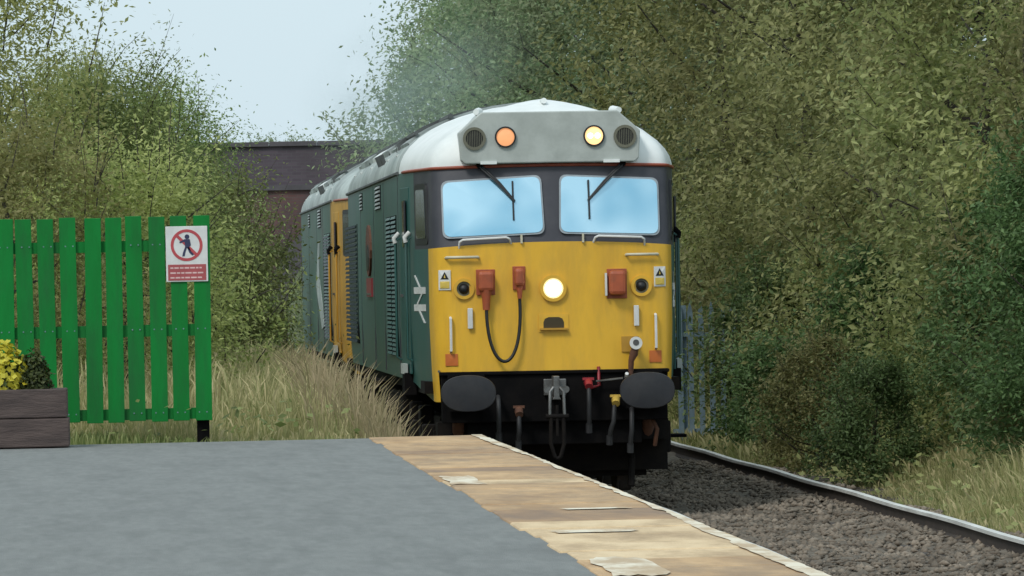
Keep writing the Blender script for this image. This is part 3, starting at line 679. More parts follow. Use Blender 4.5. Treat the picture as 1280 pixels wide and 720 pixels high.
    m = MB()
    for xx in (-.98, .98): m.box((xx, .5, .66), (.3, .5, .2))
    m.box((0, .7, .46), (2.3, .1, .42)); m.box((0, .95, .34), (1.9, .3, .3)); m.build('guard_frame', 'underframe', root)
    for s in (-1, 1):
        m = MB(); m.tube([(s * .80, .9, .60), (s * .78, .45, .36), (s * .76, .35, .10)], .035, 8); m.build('guard_iron', 'underframe', root)
        m = MB(); m.tube([(s * .93, .18, .80), (s * .93, .30, .62)], .06, 10); m.build('sand_pipe', 'rust', root, smooth=50)
    m = MB(); m.tube([(.95, .1, .78), (1.0, .02, .66), (.98, .1, .5)], .02, 8); m.build('drain_pipe', 'rust', root, smooth=50)
    # coupling
    cp = MB(); cp.prism([(-.03, 1.20), (.03, 1.20), (.03, 1.0), (.045, .97), (-.045, .97), (-.03, 1.0)], -.34, -.06); cp.box((0, -.09, 1.09), (.22, .05, .16)); cp = cp.build('coupling', 'steel', root, bevel=.008)
    for s in (-1, 1):
        MB().tube([(s * .03, -.33, 1.09), (s * .065, -.35, 1.05), (s * .072, -.36, .80)], .017, 8).build('shackle', 'steel', cp, smooth=60)
        MB().disc((s * .09, 1.07), .035, -.34, -.30, 12).build('coupling_nut', 'steel', cp)
    MB().tube([(-.11, -.36, .81), (.11, -.36, .81)], .024, 10).build('trunnion', 'underframe', cp)
    MB().tube([(0, -.36, .92), (0, -.36, .62)], .016, 8).build('coupling_screw', 'underframe', cp)
    m = MB()
    for s in (-1, 1): m.tube([(s * .06, -.36, .80), (s * .065, -.35, .55), (s * .03, -.34, .42), (0, -.34, .40)], .02, 8)
    m.build('hanging_link', 'underframe', cp, smooth=60)
    # brake pipes
    def hose(x, z, mt, dx, zb, cock=True):
        h_ = MB().tube([(x, -.02, z), (x, -.16, z + .005), (x + dx * .3, -.23, z - .05), (x + dx * .5, -.25, z - .2), (x + dx, -.23, zb + .08), (x + dx * 1.15, -.2, zb)], .024, 8).build('brake_hose', 'rubberhose', root, smooth=60)
        if cock:
            q = MB(); q.tube([(x, -.08, z), (x, -.21, z + .01), (x + dx * .1, -.26, z - .03)], .040, 10); q.box((x, -.17, z + .045), (.11, .05, .025)); q.build('air_cock', mt, h_, smooth=40)
        MB().tube([(x + dx * 1.15, -.2, zb + .03), (x + dx * 1.15, -.19, zb - .06)], .033, 8).build('hose_coupling', 'rubberhose', h_)
    hose(.32, 1.12, 'red', .0, .70); hose(.585, .95, 'yellowcock', -.06, .58); hose(-.56, 1.0, 'yellowcock', .0, .63, False)
    hose(.74, .86, 'beam', -.02, .5, False); hose(-.36, .86, 'rust', -.01, .55)
    MB().tube([(.43, -.07, 1.28), (.43, -.10, 1.1), (.36, -.12, 1.08)], .016, 8).build('red_pipe', 'red', root, smooth=60)
    MB().tube([(.40, -.13, 1.14), (.66, -.15, 1.165)], .010, 6).build('cock_lever', 'steel', root)
    for xx, zz in ((.70, 1.19), (.675, 1.06)): MB().tube([(xx, -.10, zz - .02), (xx, -.15, zz + .02)], .018, 8).build('pipe_fitting', 'white', root)
    MB().box((-1.12, .05, 1.26), (.02, .02, .02)).build('corner_stud', 'steel', root)
    return root
M['grille_slat'] = mat('grille_slat', (.018, .03, .034), None, 4, .7, spec=.2)
M['recess'] = mat('recess_brown', (.06, .045, .02), None, 8, .8)
M['rubberhose'] = mat('hose_rubber', (.022, .022, .024), (.014, .014, .015), 6, .6)
make_loco('diesel_locomotive', 'leading green locomotive with yellow front, white cab roof and lit headlight', Y1, True)
make_loco('diesel_locomotive', 'second green locomotive with yellow wrapped cab, coupled behind the leading one', Y1 + 20.95, False)

# ------------------------------------------------------------------ picket fence, sign, planter
FY = 52.35
fz = float(gz(0.5, FY))
fence = thing('picket_fence', 'bright green wooden picket fence closing off the platform end', 'fence', (0, FY, 0))
fence.rotation_euler = (0, 0, 0)
rnd = random.Random(11); x = .705 - .064
pk = None; lean = .0
while x > -3.2:
    if pk is None: pk = MB().box((0, 0, 1.885), (.131, .022, 1.645)).build('picket', 'fence', fence, bevel=.003); o = pk
    else: o = pk.copy(); C.objects.link(o); o.parent = fence
    o.location = (x, 0, rnd.uniform(-.007, .007)); o.rotation_euler = (rnd.uniform(-.004, .004), rnd.uniform(-.007, .007), 0); x -= .1745
nl = MB(); xx = .705 - .064
while xx > -3.2:
    for z in (2.47, 1.79, 1.12):
        for dx in (-.03, .03): nl.disc((xx + dx, z + .01), .006, -.0135, -.010, 6)
    xx -= .1745
nl.build('nail_heads', 'palisade', fence, kind='stuff')
for z, h in ((2.47, .09), (1.79, .095), (1.12, .09)):
    MB().box((-1.25, .045, z), (3.9, .05, h)).build('fence_rail', 'fence', fence)
for px_ in (.64, -1.2, -3.0):
    MB().box((px_, .12, (fz - .1 + 2.6) / 2), (.10, .10, 2.6 - fz + .1)).build('fence_post', 'beam', fence)

sg = thing('prohibition_sign', 'white no entry sign with red ring and red lettered panel on green fence', 'sign', (.535, FY - .022, 2.40))
MB().box((0, 0, 0), (.335, .008, .445)).build('sign_board', 'white', sg, bevel=.003)
MB().ring((0, .07), .128, .105, -.0065, -.001, 32).build('prohibition_ring', mat('sign_red', (.50, .07, .08), None, 6, .5), sg, smooth=30)
M['sign_red'] = bpy.data.materials['sign_red']
MB().box((0, -.0058, .07), (.235, .002, .024), ry=math.radians(45)).build('prohibition_slash', 'sign_red', sg)
M['sign_navy'] = mat('sign_navy', (.03, .035, .09), None, 6, .5)
m = MB()       # walking figure: head, torso, arms, legs
m.disc((.004, .138), .019, -.0075, -.003, 14)
m.prism([(-.02, .118), (.026, .118), (.034, .07), (.018, .052), (-.012, .056)], -.0070, -.003)
m.prism([(-.02, .116), (-.058, .098), (-.055, .086), (-.012, .098)], -.0069, -.003)
m.prism([(-.012, .058), (.004, .056), (-.012, .010), (-.018, -.018), (-.036, -.018), (-.030, .012)], -.0069, -.003)
m.prism([(.0, .058), (.020, .056), (.036, .020), (.058, -.004), (.044, -.014), (.020, .010)], -.0068, -.003)
m.build('walking_figure', 'sign_navy', sg)
M['sign_red_panel'] = mat('sign_red_panel', (.42, .085, .09), None, 6, .5)
MB().box((0, -.005, -.148), (.305, .004, .128)).build('text_panel', 'sign_red_panel', sg)
m = MB(); rnd = random.Random(3)
for zz in (-.112, -.152, -.190):
    xx = -.135
    while xx < .12:
        l = rnd.uniform(.018, .05); m.box((xx + l / 2, -.0075, zz), (l, .001, .012)); xx += l + .008
m.build('lettering', mat('sign_pink', (.75, .5, .48), None, 6, .5), sg)

pl = thing('wooden_planter', 'brown timber sleeper planter on the platform holding yellow flowers and shrub', 'planter', (0, 0, 0))
py0 = 50.72
for (z, dx) in ((1.025, 0), (1.253, -.012)):
    MB().box((-1.25 + dx, py0, z), (1.66, .10, .222)).build('front_board', 'timber', pl, bevel=.01)
    MB().box((-1.25 + dx, py0 + .52, z), (1.66, .10, .222)).build('back_board', 'timber', pl, bevel=.01)
    MB().box((-.48 + dx, py0 + .26, z), (.118, .40, .222)).build('end_board', 'timber', pl, bevel=.01)
    MB().box((-2.02 + dx, py0 + .26, z), (.118, .40, .222)).build('end_board', 'timber', pl, bevel=.01)
MB().box((-1.25, py0 + .26, 1.12), (1.5, .42, .36)).build('soil', 'soil', pl)

# ------------------------------------------------------------------ foliage
def leaf_cloud(cen, nrm, size, rng, wide=.42, fold=.25):
    """folded two-triangle leaves at cen, facing nrm"""
    n = len(cen); a = rng.normal(size=(n, 3)); d = np.cross(nrm, a); d /= np.linalg.norm(d, axis=1)[:, None] + 1e-9
    s = np.cross(nrm, d); L_ = size[:, None]
    v0 = cen - d * L_ * .5; v2 = cen + d * L_ * .5; mid = cen - nrm * L_ * fold * .2
    v1 = mid + s * L_ * wide * .5 + nrm * L_ * fold * .35; v3 = mid - s * L_ * wide * .5 + nrm * L_ * fold * .35
    V = np.stack([v0, v1, v2, v3], 1).reshape(-1, 3); i = np.arange(n)[:, None] * 4
    F = np.concatenate([i + [[0, 1, 2]], i + [[0, 2, 3]]], 1).reshape(-1, 3)
    return V, F
def crown(seed, H, R, z0, nclump, nleaf, leaf, mat_name, sparse=.0, csig=.28, upright=.3, twigs=60, wide=.42):
    """tree or bush of height H, crown radius R starting at z0; returns root, children"""
    rng = np.random.default_rng(seed)
    th = rng.uniform(0, 2 * PI, nclump); zz = rng.uniform(0, 1, nclump) ** .85
    prof = np.sin(np.clip(.10 + .90 * (1 - zz), 0, 1) * PI / 2 * 1.0) ** .65 * (1 - .35 * (1 - zz) ** 3)
    lob = 1 + .30 * np.sin(th * 3 + seed) * np.sin(zz * 8 + seed) + .20 * np.sin(th * 5 - seed * 2 + zz * 4)
    rad = R * prof * lob * rng.uniform(.2, 1, nclump) ** .38
    cc = np.stack([rad * np.cos(th), rad * np.sin(th), z0 + (H - z0) * zz], 1)
    per = rng.integers(int(nleaf * .5), int(nleaf * 1.5), nclump)
    csz = csig * rng.uniform(.45, 1.35, nclump)
    idx = np.repeat(np.arange(nclump), per)
    off = rng.normal(size=(len(idx), 3)) * csz[idx][:, None] * np.array([1, 1, .62 + upright])
    pos = cc[idx] + off
    tone = np.clip((rng.beta(.8, 1.1, nclump) * .5 + .30 * (.5 + .5 * np.sin(cc[:, 2] * 2.3 + th * 2 + seed)))[idx] + rng.random(len(idx)) ** 2 * .5 - .04, 0, 1)
    out_n = np.stack([cc[idx][:, 0], cc[idx][:, 1], np.full(len(idx), R * .6)], 1); out_n /= np.linalg.norm(out_n, axis=1)[:, None]
    nr = out_n * .5 + np.array([0, 0, .42]) + rng.normal(size=(len(idx), 3)) * .55; nr /= np.linalg.norm(nr, axis=1)[:, None]
    sz = leaf * rng.uniform(.6, 1.35, len(idx))
    # twigs that poke out of the outline, leaves along them
    tw = MB(); tp = []; tt_ = []
    for i in range(twigs):
        j = rng.integers(nclump); b0 = cc[j]
        dr = np.array([b0[0] / R * .8, b0[1] / R * .8, .7 + rng.random() * .9]) + rng.normal(0, .25, 3); dr /= np.linalg.norm(dr)
        ln = rng.uniform(.5, 1.15) * (.28 * H if H < 3 else .9)
        bend = rng.normal(0, .10, 3); q = [b0 + dr * ln * u + bend * u * u - np.array([0, 0, .12]) * u * u for u in (0, .33, .66, 1)]
        tw.tube([Vector(v) for v in q], [.008, .006, .004, .002], 4, False)
        k = int(ln * 34); us = rng.random(k); pts = b0 + dr * ln * us[:, None] + bend * (us ** 2)[:, None] - np.array([0, 0, .12]) * (us ** 2)[:, None] + rng.normal(0, .035, (k, 3))
        tp.append(pts); tt_.append(np.full(k, rng.uniform(.2, .9)))
    if tp:
        tp = np.concatenate(tp); n2 = rng.normal(size=tp.shape); n2 /= np.linalg.norm(n2, axis=1)[:, None]
        pos = np.concatenate([pos, tp]); nr = np.concatenate([nr, n2]); tone = np.concatenate([tone, np.concatenate(tt_)]); sz = np.concatenate([sz, leaf * rng.uniform(.7, 1.2, len(tp))])
    keep = pos[:, 2] > .02; pos, nr, tone, sz = pos[keep], nr[keep], tone[keep], sz[keep]
    V, F = leaf_cloud(pos, nr, sz, rng, wide)
    root = bpy.data.objects.new('bush' if H < 3.2 else 'tree', None); C.objects.link(root)
    ch = [np_mesh('crown', V, F, mat_name, np.repeat(tone, 4), root)]
    rd = random.Random(seed); tr = max(.03, H * .016)
    pts = [Vector((0, 0, -.15)), Vector((rd.uniform(-.1, .1), rd.uniform(-.1, .1), H * .3)), Vector((rd.uniform(-.2, .2), rd.uniform(-.2, .2), H * .62)), Vector((rd.uniform(-.3, .3), rd.uniform(-.3, .3), H * .9))]
    ch.append(MB().tube(pts, [tr * 1.1, tr * .8, tr * .45, tr * .12], 8).build('trunk', 'bark', root, smooth=60))
    for i in range(7):
        u = rd.uniform(.15, .7); a = rd.uniform(0, 2 * PI); st = Vector((0, 0, H * u)); en = st + Vector((math.cos(a) * R * .75, math.sin(a) * R * .75, H * rd.uniform(.1, .28)))
        ch.append(MB().tube([st, st.lerp(en, .5) + Vector((0, 0, -.1)), en], [tr * .4, tr * .24, tr * .07], 6).build('limb', 'bark', root, smooth=60))
    ch.append(tw.build('twigs', 'bark', root, kind='stuff'))
    return [root, ch, False, H]
PR = {
 'right_a': crown(21, 7.0, 2.7, .1, 230, 165, .105, 'leaf_right', csig=.32, twigs=110),
 'right_b': crown(22, 7.6, 2.6, .2, 240, 160, .10, 'leaf_right', csig=.30, twigs=120),
 'right_deep': crown(23, 6.6, 2.6, .1, 220, 150, .125, 'leaf_deep', csig=.34, twigs=90),
 'far': crown(24, 8.6, 3.4, .4, 400, 125, .115, 'leaf_far_haze', csig=.34, twigs=170),
 'far_b': crown(25, 8.8, 3.2, .4, 380, 125, .115, 'leaf_far_haze', csig=.36, twigs=170),
 'low': crown(26, 2.2, 1.1, .05, 100, 130, .085, 'leaf_deep', csig=.2, twigs=70),
 'low_b': crown(27, 2.4, 1.2, .05, 100, 130, .08, 'leaf_right', csig=.2, twigs=80),
 'left_tall': crown(31, 6.0, 1.9, .4, 320, 185, .062, 'leaf_left', csig=.27, upright=.4, twigs=200, wide=.42),
 'left_mid': crown(32, 4.4, 1.5, .2, 270, 185, .06, 'leaf_left_dark', csig=.25, upright=.4, twigs=200, wide=.42),
 'left_low': crown(33, 2.9, 1.5, .05, 150, 170, .06, 'leaf_left', csig=.22, upright=.2, twigs=100, wide=.42),
 'left_dark': crown(34, 2.6, 1.25, .05, 130, 150, .058, 'leaf_left_dark', csig=.2, twigs=90),
}
def plant(kind, X, Y, s, rz, label, group, sz=None, cat=None):
    pr = PR[kind]; z = float(gz(X, Y)) - .03
    cat = cat or ('bush' if pr[3] * s < 3.4 else 'tree')
    sc3 = (s, s, (sz or s))
    if not pr[2]:
        o = pr[0]; pr[2] = True; o.location = (X, Y, z); o.rotation_euler = (0, 0, rz); o.scale = sc3; o['label'] = label; o['group'] = group
    else: o = copy_tree(pr[0], pr[1], (X, Y, z), rz, sc3, label, group)
    o['category'] = cat; o.name = cat
    return o
GL, GR_ = 'trees and bushes behind the green fence', 'trees and bushes on the right bank'
for a in [
 ('left_tall', -2.15, 66, 1.04, 0, 'tallest olive green tree behind the fence, reaching out of the top left corner'),
 ('left_tall', -3.2, 74, 1.15, 1.9, 'tall pale tree at the far left edge of the photo behind the others'),
 ('left_mid', -.05, 70, .80, .7, 'loose leaved olive tree with twigs against the sky behind the middle of the fence'),
 ('left_tall', -.7, 82, .68, 3.4, 'slender tree filling the gap behind the two nearest left trees'),
 ('left_mid', .6, 80, .82, 2.2, 'small feathery tree with thin top twigs left of the brick bridge'),
 ('left_mid', .75, 91, .68, 4.1, 'rounded dark olive tree just in front of the brick bridge on the left bank'),
 ('left_low', -1.1, 58.5, .95, .4, 'pale yellowish bush directly behind the left half of the fence'),
 ('left_low', .05, 60.5, .9, 2.6, 'pale yellowish bush directly behind the sign end of the fence'),
 ('left_low', -2.3, 62, 1.0, 5.0, 'pale bush behind the planter end of the fence'),
 ('left_dark', .95, 74, .98, 1.2, 'dark green bush just right of the fence end post'),
 ('left_dark', 1.3, 86, .78, 3.0, 'dark low bush between the fence and the locomotive'),
 ('left_dark', 1.7, 98, .75, 4.4, 'low green bush beside the rear of the second locomotive'),
 ('left_dark', 1.6, 112, .8, .9, 'bush at the foot of the brick bridge')]:
    plant(a[0], a[1], a[2], a[3], a[4], a[5], GL)
for X_, Y_, l_ in ((4.5, 182, 'left'), (7.2, 192, 'middle'), (12., 188, 'right')):
    plant('far_b', X_, Y_, .72, X_, l_ + ' one of three dark trees seen only through the arch of the brick bridge', 'trees beyond the bridge')
for a in [
 ('right_b', 10.9, 66.5, .95, .3, 'leafy olive tree at the right edge of the photo'),
 ('right_a', 10.7, 72.5, 1.0, 1.4, 'olive green tree just left of the tree at the right edge'),
 ('right_b', 10.5, 79, 1.0, 2.9, 'bushy tree halfway between the locomotive and the right edge'),
 ('right_a', 10.3, 86.5, 1.03, 4.4, 'leafy tree one step right of the palisade fence'),
 ('right_b', 10.1, 95, 1.06, 5.6, 'tall tree rising behind the palisade fence'),
 ('right_a', 9.7, 104, 1.15, .8, 'tree overhanging the line right beside the locomotive roof'),
 ('far', 9.0, 113, 1.0, 1.0, 'hazy tree seen above the right marker lights of the locomotive'),
 ('far_b', 8.4, 122, 1.05, 2.2, 'hazy tall tree seen above the middle of the locomotive roof'),
 ('far', 8.1, 131, 1.02, 3.9, 'hazy tall tree seen above the left marker light of the locomotive'),
 ('far_b', 7.75, 139, .98, 5.3, 'farthest right bank tree, its outline sloping down beside the sky gap'),
 ('right_b', 14.0, 75, 1.25, .2, 'tall tree in the second row at the right edge'),
 ('right_a', 14.2, 86, 1.35, 2.0, 'tall tree in the second row, upper right'),
 ('far', 13.4, 98, 1.15, 3.3, 'second row tree rising behind the palisade end'),
 ('far_b', 12.9, 111, 1.15, 4.8, 'second row tree showing above the bank, right of the cab roof'),
 ('far', 12.4, 125, 1.2, .5, 'second row tree behind the one above the roof centre'),
 ('right_deep', 9.75, 65.5, .52, .3, 'deep green large leaved bush above the bank grass at the right edge'),
 ('right_deep', 9.7, 71, .42, 2.3, 'deep green round bush behind the bank grass, second from the right edge'),
 ('right_deep', 14.5, 140, 1.3, 2.3, 'tree standing right of the bridge opening'),
 ('low', 9.75, 68, 1.0, 0, 'low dark bush leaning over the grass near the right edge'),
 ('low_b', 9.6, 74, .95, 1.0, 'low mid green bush above the pale rail, third from the right edge'),
 ('low', 9.3, 79.5, 1.0, 2.0, 'low dark bush on the bank above the middle of the pale rail'),
 ('low_b', 9.15, 85, .9, 3.0, 'low bush at the foot of the right bank nearest the palisade fence'),
 ('low', 8.6, 85.5, 1.0, 4.0, 'low dark bush half covering the palisade fence'),
 ('low', 8.25, 71.5, .62, 2.4, 'small dark bush growing right beside the pale rail, nearest of three'),
 ('low_b', 8.2, 76.5, .66, 3.7, 'small olive bush growing right beside the pale rail, middle of three'),
 ('low', 8.2, 81.5, .70, 5.1, 'small dark bush growing right beside the pale rail, farthest of three'),
 ('low_b', 8.9, 98, 1.2, 5.0, 'low bush behind the palisade fence')]:
    plant(a[0], a[1], a[2], a[3], a[4], a[5], GR_)

# planter plants
def small_plant(name, label, cat, loc, n, r, h, leaf, material, seed, grp=None):
    rng = np.random.default_rng(seed); t = thing(name, label, cat, loc, 0, grp)
    a = rng.normal(size=(n, 3)); a /= np.linalg.norm(a, axis=1)[:, None]; a[:, 2] = np.abs(a[:, 2]); q = rng.random(n) ** .4
    pos = a * q[:, None] * np.array([r, r * .8, h]) + rng.normal(0, .012, (n, 3)); nr = a + rng.normal(0, .6, (n, 3)); nr /= np.linalg.norm(nr, axis=1)[:, None]
    V, F = leaf_cloud(pos, nr, leaf * rng.uniform(.6, 1.3, n), rng, .55)
    np_mesh('foliage', V, F, material, np.repeat(rng.random(n), 4), t); return t
zs = 1.30
small_plant('shrub', 'rounded dark green shrub at the right end of the planter', 'shrub', (-.70, py0 + .2, zs), 2600, .165, .36, .04, 'shrub', 5)
t = small_plant('flower_plant', 'bushy plant with bright yellow flowers at the left of the planter', 'flowers', (-.96, py0 + .2, zs), 2200, .2, .34, .045, 'grass_green', 6)
rng = np.random.default_rng(9); n = 520
a = rng.normal(size=(n, 3)); a /= np.linalg.norm(a, axis=1)[:, None]; a[:, 2] = np.abs(a[:, 2]) * .9 + .1
pos = a * np.array([.23, .17, .40]) * rng.uniform(.85, 1.1, (n, 1)); pos[:, 2] += .03; nr = a + rng.normal(0, .4, (n, 3)); nr /= np.linalg.norm(nr, axis=1)[:, None]
V, F = leaf_cloud(pos, nr, np.full(n, .055), rng, .9); np_mesh('flower_heads', V, F, 'flower', np.repeat(rng.random(n), 4), t)

# grasses
def grass(name, pts, hts, material, seed, tone_lo, tone_hi, lean=(.0, 0), wd=.007, heads=.25, label='', patchy=1.):
    rng = np.random.default_rng(seed); n = len(pts); z = gz(pts[:, 0], pts[:, 1]) - .02
    base = np.column_stack([pts, z]); a = rng.uniform(0, 2 * PI, n); ln = rng.uniform(.1, .55, n) * hts
    ln = ln * .75; dx = np.cos(a) * ln + lean[0] * hts; dy = np.sin(a) * ln + lean[1] * hts
    wx = rng.uniform(.6, 1.4, n) * wd
    lev = [(0, 0, 1), (.45, .18, .85), (.8, .55, .5), (1, 1, .06)]
    V = []; T = []
    tn = rng.uniform(tone_lo, tone_hi, n)
    hd = rng.random(n) < heads
    for hh, k, w_ in lev:
        ww = wx * w_; ww = np.where(hd & (hh == .8), wx * 2.2, ww)
        c = base + np.column_stack([dx * k, dy * k, hts * hh * (1 - .12 * k)])
        V += [c + np.column_stack([ww, 0 * ww, 0 * ww]), c - np.column_stack([ww, 0 * ww, 0 * ww])]
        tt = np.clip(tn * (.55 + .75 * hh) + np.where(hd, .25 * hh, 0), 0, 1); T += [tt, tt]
    V = np.stack(V, 1); T = np.stack(T, 1); i = np.arange(n)[:, None] * 8
    F = np.concatenate([np.concatenate([i + [[2 * k, 2 * k + 1, 2 * k + 3]], i + [[2 * k, 2 * k + 3, 2 * k + 2]]], 1) for k in range(3)], 1).reshape(-1, 3)
    return np_mesh(name, V.reshape(-1, 3), F, material, T.ravel(), kind='stuff', label=label, category='grass')
rng = np.random.default_rng(40)
def scatter(n, x0, x1, y0, y1, f=None, cl=.12):
    c = np.column_stack([rng.uniform(x0, x1, n // 12), rng.uniform(y0, y1, n // 12)])
    p_ = np.repeat(c, 12, 0) + rng.normal(0, cl, (len(c) * 12, 2)); p_ = p_[(p_[:, 0] > x0 - .1) & (p_[:, 0] < x1)]
    if f is not None: p_ = p_[f(p_)]
    return p_
P = scatter(76000, -3.5, 2.62, 52.55, 70); P = P[P[:, 1] > 52.55]
h = .86 * rng.uniform(.25, .95, len(P)) ** 1.25 * (1 - .22 * smoothstep(1.8, 2.4, P[:, 0])) * (.8 + .3 * np.sin(P[:, 0] * 4 + P[:, 1] * 1.3)) * (.45 + .55 * smoothstep(52.6, 55.5, P[:, 1]))
grass('tall_grass', P, h, 'grass', 41, .1, .8, (.0, 0), .0030, .3, 'tall dry seeding grass between the fence and the passing train')
P = scatter(2600, 1.6, 2.72, 52.6, 63, None, .14); h = rng.uniform(.45, 1.0, len(P)); grass('seeding_stalks', P, h, 'grass', 47, .3, .8, (-.04, 0), .0022, 1., 'thin seeding grass stalks standing against the dark locomotive wheels')
P = scatter(16000, -.5, 2.5, 70, 100); h = rng.uniform(.3, .85, len(P)); grass('tall_grass', P, h, 'grass', 42, .1, .85, (0, 0), .008, .3, 'straw coloured grass further back along the left bank')
P = scatter(3600, -3.4, 2.3, 51.75, 52.7); P = P[(P[:, 1] > 51.72)]; h = rng.uniform(.05, .20, len(P)); grass('short_grass', P, h, 'grass_green', 43, .1, 1., (0, 0), .006, 0, 'short grass along the foot of the green fence')
P = scatter(60000, 7.2, 10.3, 46, 78, lambda q: q[:, 0] > 7.34 + .16 * np.sin(q[:, 1] * 1.1)); h = rng.uniform(.18, .62, len(P)) * (.4 + .6 * smoothstep(7.5, 8.6, P[:, 0])) * (1.1 - .6 * smoothstep(60, 70, P[:, 1])) * (.8 + .3 * np.sin(P[:, 1] * 1.7 + P[:, 0] * 3))
grass('bank_grass', P, h, 'grass', 44, .05, .75, (-.12, 0), .0038, .2, 'light green and straw grass on the right bank beside the pale rail')
P = scatter(9000, 7.4, 9.6, 78, 104); h = rng.uniform(.15, .5, len(P)); grass('bank_grass', P, h, 'grass', 45, 0., .5, (-.1, 0), .009, .2, 'rough grass at the foot of the palisade fence')
P = scatter(3200, 5.0, 7.6, 40, 66, lambda q: np.sin(q[:, 1] * .9 + q[:, 0] * 2) > .1, .05); h = rng.uniform(.03, .10, len(P)); 
grass('track_weeds', P, h, 'grass_green', 46, .1, .7, (0, 0), .006, 0, 'sparse weeds among the track ballast')

rng = np.random.default_rng(77); n = 900
pp = np.column_stack([rng.uniform(-3.2, 2.3, n), 52.0 + 14 * rng.random(n) ** 1.5]); zz = gz(pp[:, 0], pp[:, 1]) + rng.uniform(.05, .4, n)
nn = rng.normal(0, .4, (n, 3)) + [0, -.3, 1]; nn /= np.linalg.norm(nn, axis=1)[:, None]
V, F = leaf_cloud(np.column_stack([pp, zz]), nn, rng.uniform(.05, .11, n), rng, .6)
np_mesh('weeds', V, F, 'leaf_left_dark', np.repeat(rng.random(n), 4), kind='stuff', label='broad leaved weeds mixed into the grass behind the platform', category='weeds')
n = 1500; pp = np.column_stack([rng.uniform(7.6, 10, n), rng.uniform(50, 80, n)]); zz = gz(pp[:, 0], pp[:, 1]) + rng.uniform(.03, .35, n)
nn = rng.normal(0, .4, (n, 3)) + [0, -.3, 1]; nn /= np.linalg.norm(nn, axis=1)[:, None]
V, F = leaf_cloud(np.column_stack([pp, zz]), nn, rng.uniform(.05, .11, n), rng, .6)
np_mesh('weeds', V, F, 'leaf_right', np.repeat(rng.random(n), 4), kind='stuff', label='broad leaved weeds and brambles on the right bank below the bushes', category='weeds')

# ------------------------------------------------------------------ palisade fence
pf = thing('palisade_fence', 'blue grey steel palisade fence half hidden by bushes beside the locomotive', 'fence', (7.55, 88, float(gz(8.0, 88))), math.radians(8))
pal = None
for i in range(11):
    if pal is None:
        q = MB(); q.prism([(-.035, .05), (.035, .05), (.035, 1.95), (.018, 2.03), (0, 2.10), (-.018, 2.03), (-.035, 1.95)], -.012, .012); pal = q.build('pale', 'palisade', pf); o = pal
    else: o = pal.copy(); C.objects.link(o); o.parent = pf
    o.location = (i * .148, 0, 0)
for z in (.35, 1.65): MB().box((.75, .04, z), (1.7, .05, .05)).build('palisade_rail', 'palisade', pf)
for x in (.0, 1.48): MB().box((x + .07, .10, 1.0), (.08, .08, 2.1)).build('palisade_post', 'palisade', pf)

# ------------------------------------------------------------------ brick overbridge
br = thing('road_bridge', 'dark brick road bridge with arched opening crossing the line in the distance', 'bridge', (0, 160, 0))
AC, AR, AS, AH = 8.35, 4.35, 1.2, 3.2
def soffit(x):
    u = (x - AC) / AR; return -.6 if abs(u) >= 1 else AS + AH * math.sqrt(max(0, 1 - u * u))
xs_ = sorted(set([-14, -8, -4, 0, 2, AC - AR, AC + AR, 14, 20, 26] + [AC + AR * math.cos(PI * k / 28) for k in range(29)]))
m = MB()
for a, b in zip(xs_[:-1], xs_[1:]):
    inside = abs((a + b) / 2 - AC) < AR; za = soffit(a) if inside else -.6; zb = soffit(b) if inside else -.6
    if inside and abs(a - AC) >= AR - 1e-6: za = AS
    if inside and abs(b - AC) >= AR - 1e-6: zb = AS
    for yy, fl in ((0, 0), (7, 1)): m.add([(a, yy, za), (b, yy, zb), (b, yy, 4.5), (a, yy, 4.5)], [(0, 1, 2, 3)])
    if inside: m.add([(a, 0, za), (b, 0, zb), (b, 7, zb), (a, 7, za)], [(0, 1, 2, 3)])
for xx in (AC - AR, AC + AR): m.add([(xx, 0, -.6), (xx, 7, -.6), (xx, 7, AS), (xx, 0, AS)], [(0, 1, 2, 3)])
m.add([(-14, 0, 4.5), (26, 0, 4.5), (26, 7, 4.5), (-14, 7, 4.5)], [(0, 1, 2, 3)])
m.build('spandrel_wall', 'brick_red', br)
MB().box((6, .22, 5.03), (40, .4, 1.05)).build('parapet', 'brick_dark', br); MB().box((6, 6.78, 5.03), (40, .4, 1.05)).build('parapet', 'brick_dark', br)
MB().box((6, .15, 4.53), (40, .46, .12)).build('string_course', 'coping', br)
cs = None; rnd = random.Random(8)
for i in range(34):
    if cs is None: cs = MB().box((0, 0, 0), (1.16, .52, .12)).build('coping_stone', 'coping', br, bevel=.01); o = cs
    else: o = cs.copy(); C.objects.link(o); o.parent = br
    o.location = (-13.4 + i * 1.18, .2, 5.612 + rnd.uniform(-.008, .008))
vs_ = None
for i in range(29):
    a = PI * (i + .5) / 29; m = MB(); pts = []
    for aa, rr_ in ((PI * i / 29 + .004, 1.0), (PI * (i + 1) / 29 - .004, 1.0), (PI * (i + 1) / 29 - .004, 1.12), (PI * i / 29 + .004, 1.12)):
        pts.append((AC + AR * rr_ * math.cos(aa), AS + (AH + AR * (rr_ - 1)) * math.sin(aa)))
    m.prism(pts, -.03, .2); m.build('arch_stone', 'coping', br)

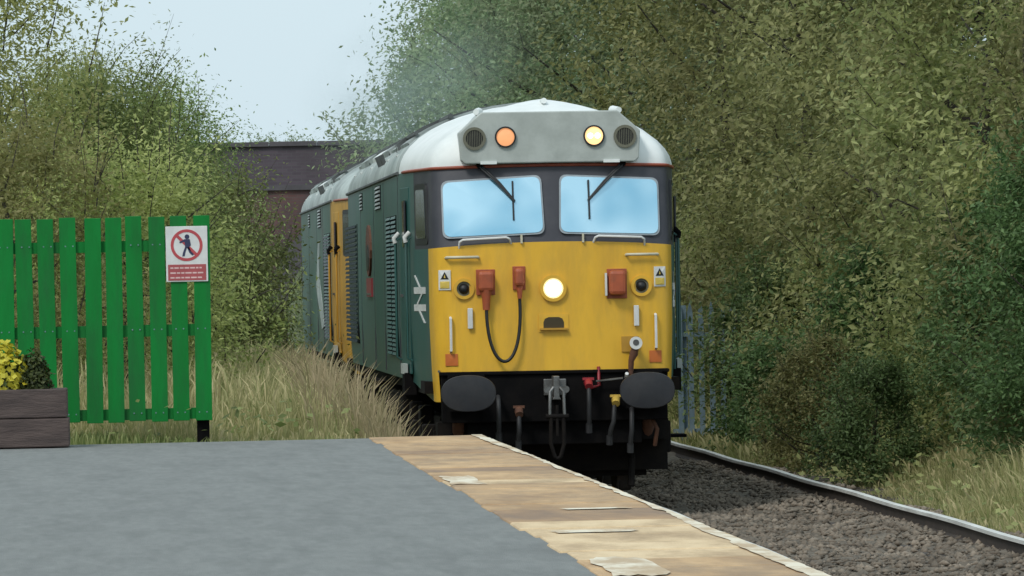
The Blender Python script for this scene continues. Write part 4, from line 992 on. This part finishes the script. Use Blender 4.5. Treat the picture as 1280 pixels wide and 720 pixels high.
# ------------------------------------------------------------------ exhaust haze above the locomotives
sm = bpy.data.materials.new('exhaust_smoke'); sm.use_nodes = True; N = sm.node_tree.nodes; N.clear(); L = sm.node_tree.links
vo = N.new('ShaderNodeVolumePrincipled'); vo.inputs['Color'].default_value = (.60, .74, .70, 1)
tc = N.new('ShaderNodeTexCoord'); vm = N.new('ShaderNodeVectorMath'); vm.operation = 'LENGTH'; L.new(tc.outputs['Object'], vm.inputs[0])
fr = N.new('ShaderNodeMapRange'); fr.inputs[1].default_value = 1.0; fr.inputs[2].default_value = 0.; fr.interpolation_type = 'SMOOTHSTEP'; L.new(vm.outputs['Value'], fr.inputs[0])
tn = N.new('ShaderNodeTexNoise'); tn.inputs['Scale'].default_value = 2.2; tn.inputs['Detail'].default_value = 3; L.new(tc.outputs['Object'], tn.inputs[0])
nr_ = N.new('ShaderNodeMapRange'); nr_.inputs[1].default_value = .35; nr_.inputs[2].default_value = .65; nr_.inputs[4].default_value = .045; L.new(tn.outputs[0], nr_.inputs[0])
mm_ = N.new('ShaderNodeMath'); mm_.operation = 'MULTIPLY'; L.new(fr.outputs[0], mm_.inputs[0]); L.new(nr_.outputs[0], mm_.inputs[1]); L.new(mm_.outputs[0], vo.inputs['Density'])
ou = N.new('ShaderNodeOutputMaterial'); L.new(vo.outputs[0], ou.inputs['Volume'])
M['smoke'] = sm
m = MB(); n = 10        # unit ellipsoid, scaled below
for i in range(1, n):
    for k in range(16):
        a = 2 * PI * k / 16; b = PI * i / n; m.v.append((math.sin(b) * math.cos(a), math.cos(b), math.sin(b) * math.sin(a)))
m.v += [(0, 1, 0), (0, -1, 0)]
m.f = [(a * 16 + k, a * 16 + (k + 1) % 16, (a + 1) * 16 + (k + 1) % 16, (a + 1) * 16 + k) for a in range(n - 2) for k in range(16)]
m.f += [(k, (k + 1) % 16, 144) for k in range(16)] + [(128 + k, 128 + (k + 1) % 16, 145) for k in range(16)]
m.m = [0] * len(m.f)
so_ = m.build('exhaust_smoke', 'smoke', kind='stuff'); so_['label'] = 'thin bluish exhaust smoke drifting above the locomotive roofs'; so_['category'] = 'smoke'
so_.scale = (1.75, 26, 1.5); so_.location = (4.5, 101, 5.0)
